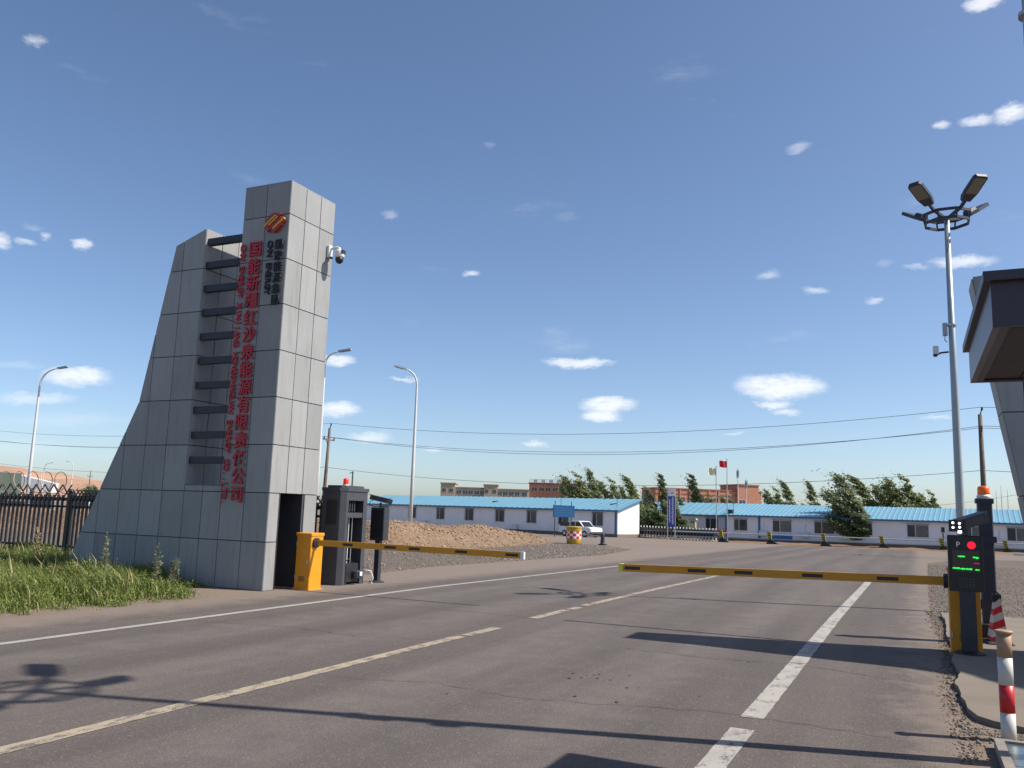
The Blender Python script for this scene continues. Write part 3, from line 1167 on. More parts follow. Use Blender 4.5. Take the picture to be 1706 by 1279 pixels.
# ------------------------------------------------------------------ gate motor housing (left)
gh = thing('gate_housing', 'dark grey gate motor housing with red beacon beside the tower', 'gate housing', (-10.44, 14.32, 0))
hb = MB()
W2, D2, HH = .26, .40, 1.84
hb.prism([(-W2, -D2), (W2 - .09, -D2), (W2, -D2 + .09), (W2, -D2 + .16), (-W2, -D2 + .16)], 'z', 0, HH)      # front pier with chamfered corner
hb.box(-W2, -W2 + .05, -D2 + .16, D2, 0, HH)
hb.box(-W2 + .05, W2, D2 - .13, D2, 0, HH)
hb.box(-W2 + .05, W2 - .01, -D2 + .16, D2 - .13, 1.32, 1.42)
hb.box(-W2 + .05, W2, -D2 + .16, D2 - .13, HH - .18, HH)
hb.build('body', 'housing_grey', gh)
MB().prism([(-W2 - .02, -D2 - .02), (W2 - .10, -D2 - .02), (W2 + .02, -D2 + .10), (W2 + .02, D2 + .02), (-W2 - .02, D2 + .02)], 'z', HH, HH + .07).build('cap', 'housing_grey', gh)
MB().prism([(-W2 + .06, -D2 + .06), (W2 - .12, -D2 + .06), (W2 - .06, -D2 + .14), (W2 - .06, D2 - .06), (-W2 + .06, D2 - .06)], 'z', HH + .07, HH + .115).build('cap_top', 'housing_grey', gh)
bc = MB().lathe([(.06, 0), (.06, .03)], 14, (0, -.02, HH + .115)).build('beacon_base', 'white_paint', gh)
MB().lathe([(.052, .03), (.056, .05), (.054, .13), (.04, .15), (.0, .155)], 14, (0, -.02, HH + .115)).build('beacon', 'beacon_red', gh, smooth=True)
MB().box(-.16, .10, -D2 - .006, -D2 + .002, 1.18, 1.66).build('screen', 'black_plastic', gh)
MB().box(-.15, .02, -D2 - .004, -D2 + .002, 1.70, 1.76).build('nameplate', 'speaker_grid', gh)
MB().box(-W2 + .052, -W2 + .06, -D2 + .17, D2 - .14, .3, 1.31).build('back_plate', 'black_plastic', gh)
for i in range(4):
    y = -D2 + .22 + i * .085
    MB().tube([(.12 + .02 * (i % 2), y, .42), (.12 + .02 * (i % 2), y, 1.32)], .012, 8).build('rod', 'steel' if i % 2 else 'pole_white', gh)
for i in range(3):
    MB().box(0, .2, -D2 + .28 + i * .08, -D2 + .30 + i * .08, 1.44, 1.64).build('grille_bar', 'speaker_grid', gh)
mot = MB().cbox(-.06, .26, -D2 + .18, .22, .06, .42, .02).build('motor', 'black_plastic', gh)
MB().lathe([(.09, 0), (.11, .02), (.11, .14), (.09, .16)], 14, (.30, .10, .12)).build('reel', 'dark_metal', gh)
MB().box(.405, .42, .05, .13, .18, .26).build('tag', 'white_paint', gh)
MB().tube([(.34, .30, .28), (.42, .42, .26), (.46, .46, .12), (.44, .40, .02), (.38, .55, .01)], .012, 6).build('cable', 'cable_white', gh, smooth=True)
MB().tube([(.10, -.12, .42), (.20, -.05, .50), (.22, .05, .44), (.18, .12, .40)], .010, 6).build('cable', 'black_plastic', gh, smooth=True)
for sx in (-.02, .2):
    MB().lathe([(.05, 0), (.05, .06)], 12, (sx, -.18, .0)).build('wheel', 'rubber', gh)

# number plate camera post (left)
lp = thing('camera_post', 'black number plate camera on a slim post behind the left arm', 'camera post', (-10.14, 15.15, 0))
MB().lathe([(.16, 0), (.16, .018), (.13, .03), (.07, .045)], 18).build('base', 'dark_metal', lp)
MB().box(-.055, .055, -.055, .055, .03, .88).build('post', 'dark_metal', lp)
MB().cbox(-.17, .17, -.10, .10, .86, 1.54, .012).build('cabinet', 'dark_metal', lp)
MB().box(-.14, .14, -.107, -.099, .92, 1.48).build('door', 'black_plastic', lp)
MB().tube([(0, 0, 1.54), (0, 0, 1.64)], .025, 8).build('bracket', 'dark_metal', lp)
cm = MB().bar((-.20, -.10, 1.755), (.22, .10, 1.655), .10, .10)
cm.bar((-.23, -.115, 1.81), (.16, .07, 1.72), .12, .012).build('camera_body', 'housing_grey', lp)
MB().tube([(-.12, -.06, 1.70), (-.20, -.10, 1.66), (-.21, -.1, 1.58), (-.10, -.05, 1.555), (-.02, 0, 1.57)], .009, 6).build('cable', 'black_plastic', lp, smooth=True)

# ------------------------------------------------------------------ right hand side equipment
ds = thing('display_post', 'lit parking display on a black post by the right barrier', 'display', (.55, 11.72, .05))
MB().lathe([(.17, 0), (.17, .018), (.10, .035)], 18).build('base', 'black_plastic', ds)
MB().box(-.085, .085, -.05, .05, .02, .80).build('post', 'dark_metal', ds)
MB().cbox(-.19, .19, -.06, .06, .72, 1.38, .012).build('cabinet', 'black_plastic', ds)
scr = MB().box(-.155, .155, -.068, -.059, .93, 1.345).build('screen', 'black_plastic', ds)
MB().box(-.145, .145, -.071, -.067, .95, 1.20).build('led_panel', 'screen_brown', scr)
pgl = link('letter', glyph('P', .062, .004, .006), scr)
pgl.location = (-.075, -.071, 1.27)
pgl.data.materials.append(MATS['totem_white'])
MB().tube([(.065, -.069, 1.265), (.065, -.073, 1.265)], .046, 20).build('stop_light', 'led_red', scr)
for (x0, x1, z_, m_) in ((-.085, -.01, 1.13, 'led_green'), (.075, .10, 1.125, 'led_green'), (.104, .135, 1.12, 'led_green'), (.085, .14, 1.055, 'led_red'),
                         (-.145, -.07, .99, 'led_green'), (-.062, -.015, .985, 'led_green'), (-.008, .06, .985, 'led_green'), (.095, .138, .98, 'led_green')):
    xx = x0
    while xx < x1 - .004:
        w__ = random.uniform(.008, .018)
        hgt_ = random.uniform(.006, .011) if m_ == 'led_green' else .004
        MB().box(xx, min(xx + w__, x1), -.0735, -.0712, z_ - hgt_, z_ + hgt_).build('lit_character', m_, scr)
        xx += w__ + .003
sp = MB()
for i in range(5):
    for j in range(4):
        sp.box(-.085 + i * .036, -.06 + i * .036, -.066, -.061, .765 + j * .03, .785 + j * .03)
sp.build('speaker', 'speaker_grid', ds)
MB().tube([(.0, 0, 1.38), (.0, 0, 1.46)], .035, 10).build('camera_bracket', 'dark_metal', ds)
cb = MB().bar((-.06, -.12, 1.50), (.24, .16, 1.60), .11, .11)
cb.bar((-.09, -.15, 1.555), (.22, .14, 1.665), .13, .014)
cbo = cb.build('camera_body', 'dark_metal', ds)
lb = MB().box(-.17, .01, -.16, -.12, 1.42, 1.56).build('lamp_block', 'black_plastic', ds)
for (x_, z_) in ((-.125, 1.525), (-.125, 1.47), (-.055, 1.52), (-.055, 1.475)):
    MB().tube([(x_, -.160, z_), (x_, -.165, z_)], .014, 10).build('lamp', 'led_lamp', lb)
MB().box(-.075, -.035, -.168, -.12, 1.405, 1.435).build('lamp', 'led_lamp', lb)

gp = thing('gate_post', 'tall black gate post with orange beacon behind the display', 'post', (.88, 13.3, .05))
MB().cbox(-.09, .09, -.09, .09, 0, 1.84, .012).build('post', 'navy_metal', gp)
MB().cbox(-.11, .11, -.11, .11, 1.80, 1.87, .010).build('cap', 'navy_metal', gp)
MB().lathe([(.085, 0), (.09, .03), (.075, .05)], 16, (0, 0, 1.87)).build('beacon_base', 'white_paint', gp)
MB().lathe([(.075, .05), (.078, .07), (.074, .145), (.055, .165), (0, .17)], 16, (0, 0, 1.87)).build('beacon', 'beacon_orange', gp, smooth=True)
MB().box(-.12, .12, -.115, .115, 1.28, 1.36).build('clamp', 'navy_metal', gp)
MB().box(-.26, -.09, -.05, .05, .40, .52).build('bracket', 'brown_door', gp)
MB().cbox(-.20, -.02, -.20, -.10, .0, .22, .01).build('hinge_box', 'black_plastic', gp)

cn = thing('traffic_cone', 'red and white striped traffic cone beside the black gate post', 'cone', (.93, 12.95, .05), R(12))
cn.rotation_euler.x = R(3)
MB().cbox(-.16, .16, -.16, .16, 0, .04, .02).build('base', 'rubber', cn)
zz = [.04, .12, .21, .30, .39, .47, .55]
for k in range(6):
    a, b = zz[k], zz[k + 1]
    def rr_(z):
        return .105 - .075 * (z / .6)
    # bands slant up to the right
    v_ = []
    for z, sl_ in ((a, .03), (b, .03)):
        r_ = rr_(z)
        for (sx, sy) in ((-1, -1), (1, -1), (1, 1), (-1, 1)):
            v_.append((sx * r_, sy * r_, z + sl_ * sx))
    MB().add(v_, [(0, 1, 5, 4), (1, 2, 6, 5), (2, 3, 7, 6), (3, 0, 4, 7), (0, 3, 2, 1), (4, 5, 6, 7)]).build('band', 'bollard_red' if k % 2 == 0 else 'bollard_white', cn)
MB().prism([(-.05, -.03), (.05, -.03), (.05, .03), (-.05, .03)], 'z', .53, .63).build('top', 'rubber', cn)
MB().tube([(-.04, 0, .62), (0, 0, .665), (.04, 0, .62)], .014, 8).build('handle', 'rubber', cn)

bo = thing('bollard', 'red and white banded steel bollard with tan top in the foreground', 'bollard', (.575, 7.44, 0))
for a, b, m_ in ((-.03, .205, 'bollard_white'), (.205, .40, 'bollard_red'), (.40, .595, 'bollard_white'), (.595, .765, 'bollard_tan')):
    MB().lathe([(.05, a), (.05, b)], 28).build('band', m_, bo, smooth=False)
MB().lathe([(.052, .765), (.063, .775), (.063, .785), (.05, .79), (0, .79)], 28).build('cap', 'bollard_tan', bo)
for o in bo.children:
    for p in o.data.polygons:
        p.use_smooth = len(p.vertices) == 4

hc = thing('cover_plate', 'blue grey metal pit cover at the bottom right corner', 'cover', (.46, 6.3, 0))
MB().box(0, .06, -.5, .88, -.02, .07).box(.06, 1.1, .82, .88, -.02, .07).box(1.1, 1.16, -.5, .88, -.02, .07).box(.06, 1.1, -.5, -.44, -.02, .07).build('frame', 'plate_frame', hc)
MB().box(.065, 1.095, .20, .815, .0, .055).build('plate', 'plate_blue', hc)
MB().box(.065, 1.095, -.435, .19, .0, .055).build('plate', 'plate_blue', hc)

# guard booth whose canopy enters the frame on the right
gb = thing('guard_booth', 'guard booth with dark brown canopy roof at the right edge', 'booth', (2.1, 5.2, 0))
def L_(x, y):
    return x - 2.1, y - 5.2
x0, y0 = L_(.358, 4.34)
x1, y1 = L_(3.7, 6.06)
zs, zc = 2.445, 2.655
cano = MB()
cano.box(x0, x1, y0, y0 + .03, zs, zc + .01).box(x0 + .0, x1, y1 - .03, y1, zs, zc + .01)
cano.box(x1 - .03, x1, y0 + .03, y1 - .03, zs, zc + .01)
cano.build('fascia', 'canopy_brown', gb)
MB().box(x0, x0 + .03, y0 + .031, y1 - .031, zs, zc + .01).build('fascia', 'canopy_reflecting_side', gb)  # left fascia, its paler reflecting look carried by the colour
MB().box(x0 + .03, x1 - .03, y0 + .03, y1 - .03, zs + .03, zs + .05).build('soffit', 'soffit_brown', gb)
for i in range(14):
    xx = x0 + .035 + i * .235
    MB().box(xx, xx + .228, y0 + .12, y1 - .06, zs + .016, zs + .0295).build('soffit_board', 'soffit_brown', gb)
MB().box(x0 + .03, x1 - .03, y1 - .062, y1 - .03, zs + .002, zs + .03).box(x0 + .03, x0 + .07, y0 + .03, y1 - .062, zs + .002, zs + .03).build('soffit_trim', 'canopy_brown', gb)
xa, ya = L_(.327, 4.30)
xb, yb = L_(3.74, 6.12)
MB().box(xa, xb, ya, yb, zc, zc + .045).build('roof', 'canopy_brown', gb)
for q in range(3):
    MB().lathe([(.07, 0), (.07, .014)], 20, (x0 + .35 + q * 1.1, y0 + .9, zs + .003)).build('downlight', 'window_frame', gb)
bx0, by0 = L_(1.0, 4.55)
bx1, by1 = L_(3.4, 5.88)
MB().box(bx0, bx1, by0, by1, .0, .95).box(bx0, bx0 + .08, by0, by1, .95, zs + .03).box(bx1 - .08, bx1, by0, by1, .95, zs + .03).build('wall', 'wall_white', gb)
wp = MB().box(bx0 + .08, bx1 - .08, by0 + .02, by0 + .05, .95, zs + .03).build('window', 'window_glass', gb)
MB().box(bx0 + .08, bx1 - .08, by1 - .05, by1 - .02, .95, zs + .03).build('window', 'window_glass', gb)
MB().box(-.03, .03, by0 + .01, by0 + .06, .95, zs + .03).build('frame', 'window_frame', wp)

# leaning clad wing wall of the right hand gatehouse
ww = thing('wing_wall', 'leaning grey clad wing wall rising behind the booth canopy', 'wall', (1.45, 11.85, 0))
lean = [(1.47, 0), (1.19, 1.95), (.97, 3.30), (.77, 4.65)]
rim = [(.77, 4.65), (2.1, 4.80), (3.2, 5.2), (4.3, 5.5), (5.2, 5.75), (6.4, 6.7), (7.6, 7.9), (9.5, 9.6), (11.3, 11.2)]
poly = lean + rim[1:] + [(11.3, 0)]
pl = [(p[0] - 1.45, p[1]) for p in poly]
wcore = MB().prism([(p[0] + .02, p[1] - (.03 if 4.6 < p[1] else 0)) for p in pl], 'y', .02, .63)
wcore.build('core', 'joint_dark', ww)
rowz = [0, .9, 1.92, 2.93, 3.80, 4.72, 5.6, 6.5, 7.4, 8.3, 9.2, 10.2, 11.3]
colx = [-.8 + .62 * i for i in range(18)]


def edge_half(pa, pb):
    """half plane left of directed edge pa->pb"""
    return lambda p: (pb[0] - pa[0]) * (p[1] - pa[1]) - (pb[1] - pa[1]) * (p[0] - pa[0])


leanx = lambda z: float(np.interp(z, [p[1] for p in lean], [p[0] for p in lean])) - 1.45
rimz = lambda x: float(np.interp(x + 1.45, [p[0] for p in rim], [p[1] for p in rim]))
for face, outw in ((0.0, -1), (.65, 1)):
    for i in range(12):
        for j in range(17):
            P_ = [(colx[j], rowz[i]), (colx[j + 1], rowz[i]), (colx[j + 1], rowz[i + 1]), (colx[j], rowz[i + 1])]
            xa_, xb_ = leanx(rowz[i]), leanx(rowz[i + 1])
            P_ = clip(P_, lambda p: p[0] - (xa_ + (xb_ - xa_) * (p[1] - rowz[i]) / (rowz[i + 1] - rowz[i])))
            za_, zb_ = rimz(colx[j]), rimz(colx[j + 1])
            if len(P_) >= 3:
                P_ = clip(P_, lambda p: za_ + (zb_ - za_) * (p[0] - colx[j]) / .62 - p[1])
            if len(P_) >= 3:
                P_ = clip(P_, lambda p: 9.8 - p[0])
            if len(P_) >= 3:
                p_ = shrink(P_, .007)
                if len(p_) >= 3 and area(p_) > .01:
                    MB().prism(p_, 'y', face, face - outw * PT).build('panel', 'cladding', ww)
for a, b in zip([0, .9, 1.92, 2.93, 3.8], [.9, 1.92, 2.93, 3.8, 4.645]):
    xa_, xb_ = leanx(a), leanx(b)
    MB().add([(xa_, .032, a + .007), (xa_, .618, a + .007), (xb_, .618, b - .007), (xb_, .032, b - .007),
              (xa_ + .03, .032, a + .007), (xa_ + .03, .618, a + .007), (xb_ + .03, .618, b - .007), (xb_ + .03, .032, b - .007)],
             [(0, 1, 2, 3), (7, 6, 5, 4), (0, 4, 5, 1), (1, 5, 6, 2), (2, 6, 7, 3), (3, 7, 4, 0)]).build('panel', 'cladding', ww)

# ------------------------------------------------------------------ multi head lamps on the right
def lamp_post(label, loc, rz=0.0, H=7.42):
    t = thing('lamp_post', label, 'lamp post', loc, rz)
    MB().tube([(0, 0, 0), (0, 0, 1.0), (0, 0, 4.0), (0, 0, H)], [.080, .078, .066, .047], 20).build('pole', 'pole_grey', t, smooth=True)
    MB().box(-.18, .18, -.18, .18, 0, .025).build('base_plate', 'pole_grey', t)
    rg_ = MB()
    n8 = 8
    for z_, rad in ((H + .02, .43), (H - .14, .40)):
        for k_ in range(n8):
            a, b = 2 * math.pi * (k_ + .5) / n8, 2 * math.pi * (k_ + 1.5) / n8
            rg_.bar((rad * math.cos(a), rad * math.sin(a), z_), (rad * math.cos(b), rad * math.sin(b), z_), .035, .05)
    for k_ in range(n8):
        a = 2 * math.pi * (k_ + .5) / n8
        rg_.bar((.43 * math.cos(a), .43 * math.sin(a), H + .02), (.40 * math.cos(a), .40 * math.sin(a), H - .14), .03)
    rg_.build('ring', 'navy_metal', t)
    for k_ in range(4):
        a = R((48, 132, 238, 302)[k_])
        d = Vector((math.cos(a), math.sin(a), 0))
        tl = R(31)
        ar = MB().bar((0, 0, H - .06), d * .43 + Vector((0, 0, H + .03)), .05)
        p0 = d * .43 + Vector((0, 0, H + .03))
        dv = d * math.cos(tl) + Vector((0, 0, math.sin(tl)))
        ar.bar(p0, p0 + dv * .2, .05)
        arm = ar.build('arm', 'navy_metal', t)
        sd_ = Vector((-d.y, d.x, 0))
        q0 = p0 + dv * .16

        up_ = dv.cross(sd_)
        if up_.z < 0:
            up_ = -up_

        def H_(l, s, h_):
            return q0 + dv * l + sd_ * s + up_ * h_
        hd = MB()
        w1 = .135
        prof = [(.0, .09), (.19, w1), (.53, w1), (.58, .10)]
        top, bot = [], []
        for (l, s) in prof:
            top.append((H_(l, -s, .035), H_(l, s, .035)))
            bot.append((H_(l, -s, -.03), H_(l, s, -.03)))
        vs_ = [q for pr_ in bot for q in pr_] + [q for pr_ in top for q in pr_]
        fs_ = []
        for i in range(3):
            fs_ += [(2 * i, 2 * i + 1, 2 * i + 3, 2 * i + 2), (8 + 2 * i, 8 + 2 * i + 2, 8 + 2 * i + 3, 8 + 2 * i + 1),
                    (2 * i, 2 * i + 2, 8 + 2 * i + 2, 8 + 2 * i), (2 * i + 1, 8 + 2 * i + 1, 8 + 2 * i + 3, 2 * i + 3)]
        fs_ += [(0, 8, 9, 1), (6, 7, 15, 14)]
        hd.add(vs_, fs_)
        hd.add([H_(.02, -.09, .035), H_(.02, .09, .035), H_(.22, .09, .035), H_(.22, -.09, .035), H_(.04, -.075, .10), H_(.04, .075, .10), H_(.20, .075, .10), H_(.20, -.075, .10)],
               [(3, 2, 1, 0), (4, 5, 6, 7), (0, 1, 5, 4), (1, 2, 6, 5), (2, 3, 7, 6), (3, 0, 4, 7)])
        hobj = hd.build('lamp_head', 'navy_metal', t)
        MB().add([H_(.18, -.112, -.033), H_(.18, .112, -.033), H_(.535, .112, -.033), H_(.535, -.112, -.033), H_(.18, -.112, -.029), H_(.18, .112, -.029),
                  H_(.535, .112, -.029), H_(.535, -.112, -.029)],
                 [(3, 2, 1, 0), (4, 5, 6, 7), (0, 1, 5, 4), (1, 2, 6, 5), (2, 3, 7, 6), (3, 0, 4, 7)]).build('lens', 'lens_panel', hobj)
    # small camera and junction box half way up
    MB().tube([(-.07, 0, 4.80), (-.20, 0, 4.79), (-.26, -.02, 4.76)], .018, 8).build('camera_arm', 'dark_metal', t)
    MB().cbox(-.34, -.24, -.07, .05, 4.76, 4.92, .015).build('camera', 'white_paint', t)
    MB().lathe([(.045, 0), (.035, -.04), (0, -.05)], 12, (-.30, -.02, 4.76)).build('camera_lens', 'black_plastic', t)
    MB().cbox(-.16, -.075, -.06, .06, 5.12, 5.36, .01).build('junction_box', 'pole_grey', t)
    MB().tube([(-.12, -.05, 5.12), (-.13, -.05, 5.02), (-.09, -.04, 4.98)], .008, 6).build('cable', 'black_plastic', t)
    MB().lathe([(.088, 0), (.088, .03)], 16, (0, 0, 5.30)).build('strap', 'steel', t)
    return t


lamp_post('tall grey post with four lamp heads behind the parking display', (.79, 17.85, 0), 0.0, 7.48)
lamp_post('nearer four head lamp post, its pole only clipping the top right corner', (.925, 6.85, 0), math.pi, 8.25)

# ------------------------------------------------------------------ black steel fence with razor wire
FY = 14.5
fn = thing('steel_fence', 'black steel picket fence with crossed spikes and coiled razor wire left of tower', 'fence', (-18.8, FY, 0))
def fence_run(xa, xb, sp, spike, post=None):
    for z_, hh_ in ((1.50, .09), (1.32, .05), (.35, .05)):
        MB().box(xa, xb, -.025, .025, z_ - hh_ / 2, z_ + hh_ / 2).build('rail', 'fence_black', fn)
    n_ = int(abs(xb - xa) / sp)
    pk = MB().box(-.024, .024, -.02, .02, .06, 1.60).mesh('picket')
    pk.materials.append(MATS['fence_black'])
    sk = MB().bar((-.11 * spike, 0, 1.53), (.13 * spike, .03, 1.53 + .34 * spike), .024).bar((.11 * spike, .02, 1.53), (-.13 * spike, -.03, 1.53 + .34 * spike), .024).mesh('spike')
    sk.materials.append(MATS['fence_black'])
    for i in range(n_ + 1):
        link('picket', pk, fn, (min(xa, xb) + i * sp, -.03, 0))
    m_ = 2 if spike > .8 else 1
    for i in range(0, n_ + 1, m_):
        link('spike', sk, fn, (min(xa, xb) + (i + .5) * sp, 0, 0))


fence_run(-8.5, -.1, .165, .95)
fence_run(.1, 7.9, .135, .62)
for x_ in (0, -4.4, 3.6, 7.95):
    MB().cbox(x_ - .065, x_ + .065, -.065, .065, 0, 1.66, .01).build('post', 'fence_black', fn)
    MB().lathe([(.06, 0), (.075, .03), (.05, .08), (0, .10)], 10, (x_, 0, 1.66)).build('finial', 'fence_black', fn)
pts = []
for i in range(16 * 13):
    a = 2 * math.pi * i / 16
    pts.append((-6.8 + .52 * i / 16 + .05 * math.sin(i * .37), .30 * math.cos(a) * .75, 1.90 + .27 * math.sin(a)))
MB().tube(pts, .011, 5).build('razor_wire', 'razor', fn)
pts = []
for i in range(16 * 5):
    a = 2 * math.pi * i / 16
    pts.append((6.4 + .30 * i / 16, .12 * math.cos(a), 1.80 + .14 * math.sin(a)))
MB().tube(pts, .008, 5).build('razor_wire', 'razor', fn)

# ------------------------------------------------------------------ weeds
def weeds(n_t, blades, hfn, inside, m, seed, wid=(.006, .014)):
    rg = np.random.default_rng(seed)
    P = []
    while len(P) < n_t:
        x, y = rg.uniform(-22, -10.4), rg.uniform(5.2, 14.6)
        d = inside(x, y)
        if d > 0 and rg.uniform() < min(1, d / .5 + .25):
            P.append((x, y, hfn(x, y, d)))
    P = np.array(P)
    n = n_t * blades
    base = np.repeat(P[:, :2], blades, 0) + rg.normal(0, .07, (n, 2))
    h = np.repeat(P[:, 2], blades) * rg.uniform(.45, 1.15, n)
    az = rg.uniform(0, 6.283, n)
    lean = rg.uniform(.1, .75, n) * h
    wd = rg.uniform(*wid, n)
    dx, dy = np.cos(az), np.sin(az)
    wind = np.array([-.22, -.05])
    s = np.stack([-dy, dx, np.zeros(n)], -1) * wd[:, None]
    b = np.stack([base[:, 0], base[:, 1], np.zeros(n)], -1)
    mid = b + np.stack([dx * lean * .35 + wind[0] * h * .3, dy * lean * .35, h * .6], -1)
    tip = b + np.stack([dx * lean + wind[0] * h, dy * lean + wind[1] * h, h * rg.uniform(.75, 1, n)], -1)
    V = np.stack([b - s, b + s, mid + s * 1.3, mid - s * 1.3, tip], 1).reshape(-1, 3)
    k = np.arange(n)[:, None] * 5
    F = np.concatenate([k + np.array([[0, 1, 2]]), k + np.array([[0, 2, 3]]), k + np.array([[3, 2, 4]])], 0)
    return V, F


edge = lerp_fn([(4, -10.9), (7.6, -10.95), (8.4, -10.55), (9.2, -10.75), (10.2, -10.55), (10.9, -11.0), (11.5, -11.7), (12.1, -12.0)])
def weed_in(x, y):
    if y > 12.05 and x > -15.75:
        return -1
    if y > 12.05 and x > -16.2:
        return .2
    q = edge(min(y, 12.1)) + .22 * math.sin(y * 4.3) + .12 * math.sin(y * 9.1 + 1) - x
    if y > 11.2 and x > -12.6:
        q = min(q, .2)
    if q < 0 and q > -.45 and (math.sin(x * 37.1 + y * 91.7) * 43758.5) % 1 < .10:
        return .03
    return q


def weed_h(x, y, d):
    return (.10 + .36 * min(1, d / .9)) * (.8 + .35 * math.sin(x * 2.1 + y * 1.3) * math.sin(y * 2.7))


V1, F1 = weeds(5200, 14, weed_h, weed_in, 'weed_green', 21, (.0028, .0065))
# small leaves filling the plants between the blades
rg = np.random.default_rng(23)
LP = []
while len(LP) < 3600:
    x, y = rg.uniform(-20, -10.4), rg.uniform(5.6, 14.4)
    d_ = weed_in(x, y)
    if d_ > 0:
        LP.append((x, y, weed_h(x, y, d_) * rg.uniform(.55, 1.05)))
LP = np.array(LP)
nl = 26
n = len(LP) * nl
u_ = rg.uniform(.08, 1, n)
sp_r = np.repeat(LP[:, 2], nl)
c = np.stack([np.repeat(LP[:, 0], nl), np.repeat(LP[:, 1], nl), sp_r * u_], -1) + rg.normal(0, 1, (n, 3)) * np.array([.06, .06, .015])
d = rg.normal(0, 1, (n, 3)) + np.array([-.3, 0, .35])
d /= np.linalg.norm(d, axis=1)[:, None]
s_ = np.cross(d, rg.normal(0, 1, (n, 3)))
s_ /= np.linalg.norm(s_, axis=1)[:, None] + 1e-9
ln = rg.uniform(.02, .055, n)[:, None]
VL = np.stack([c, c + d * ln * .5 + s_ * ln * .22, c + d * ln, c + d * ln * .5 - s_ * ln * .22], 1).reshape(-1, 3)
VL[:, 2] = np.maximum(VL[:, 2], .004)
k0 = np.arange(n)[:, None] * 4 + len(V1)
FL = np.concatenate([k0 + np.array([[0, 1, 2]]), k0 + np.array([[0, 2, 3]])], 0)
o = link('weeds', np_mesh('weeds', np.concatenate([V1, VL]), np.concatenate([F1, FL]), 'weed_green'))
tag(o, 'thick patch of green roadside weeds at the foot of the tower', 'weeds', kind='stuff')
V2, F2 = weeds(170, 6, lambda x, y, d: weed_h(x, y, d) * 1.45, weed_in, 'weed_dry', 22, (.004, .008))
o = link('dry_grass', np_mesh('dry_grass', V2, F2, 'weed_dry'))
tag(o, 'thin dry grass stalks standing among the green weeds', 'grass', kind='stuff')


def tall_weed(label, x, y, h, seed, m='leaf_silver'):
    rr = random.Random(seed)
    t = thing('tall_weed', label, 'weed', (x, y, 0), 0, 'tall weeds in front of the tower')
    st_ = MB()
    fl = MB()
    for s in range(3):
        top = Vector((rr.uniform(-.10, .04), rr.uniform(-.06, .06), h * rr.uniform(.75, 1)))
        b0 = Vector((rr.uniform(-.06, .06), rr.uniform(-.05, .05), 0))
        st_.tube([b0, b0.lerp(top, .5) + Vector((.02, 0, 0)), top], [.007, .005, .002], 5)
        for i in range(60):
            t_ = rr.uniform(.25, 1.0)
            p = b0.lerp(top, t_)
            d = Vector((rr.uniform(-1, .7), rr.uniform(-1, 1), rr.uniform(-.1, .9))).normalized()
            L = rr.uniform(.04, .13) * (1.15 - .6 * t_)
            q = d.cross(Vector((rr.uniform(-1, 1), rr.uniform(-1, 1), .3))).normalized() * rr.uniform(.005, .011)
            fl.add([p - q * .4, p + q * .4, p + d * L * .55 + q, p + d * L, p + d * L * .55 - q], [(0, 1, 2, 3, 4)])
    st_.build('stem', 'trunk', t)
    fl.build('foliage', m, t)
    return t


tall_weed('tallest feathery weed in front of the tower foot', -12.86, 10.75, 1.02, 1)
tall_weed('thin weed stalk right of the tallest weed by the tower', -12.35, 11.4, .80, 2)
tall_weed('yellowish tall weed just left of the black fence post', -17.6, 12.9, .88, 3, 'weed_dry')
tall_weed('short weed stalk at the right end of the weeds', -11.75, 11.3, .58, 4)
tall_weed('bushy tall weed between fence post and tower edge', -15.9, 12.3, .62, 5)

# ------------------------------------------------------------------ prefab site buildings
def frame_mat(o, a, b):
    """local x runs from a to b, y away from the camera side"""
    d = Vector((b[0] - a[0], b[1] - a[1], 0))
    return math.atan2(d.y, d.x), d.length


def corrugated(L, y0, y1, z0, z1, pitch, rib=.035):
    """roof sheet along x with trapezoid ribs running up the slope"""
    V, F = [], []
    xs_ = []
    x = 0
    while x < L:
        xs_ += [(x, 0), (x + pitch * .62, 0), (x + pitch * .72, 1), (x + pitch * .90, 1)]
        x += pitch
    xs_ = [(min(q, L), h) for q, h in xs_]
    for q, h in xs_:
        V += [(q, y0, z0 + h * rib), (q, y1, z1 + h * rib), (q, y0, z0 - .03), (q, y1, z1 - .03)]
    n_ = len(xs_)
    for i in range(n_ - 1):
        a, b = 4 * i, 4 * (i + 1)
        F += [(a, b, b + 1, a + 1), (a + 2, a + 3, b + 3, b + 2), (a, a + 2, b + 2, b), (a + 1, b + 1, b + 3, a + 3)]
    F += [(0, 1, 3, 2), (4 * (n_ - 1), 4 * (n_ - 1) + 2, 4 * (n_ - 1) + 3, 4 * (n_ - 1) + 1)]
    m_ = MB()
    m_.add(V, F)
    return m_


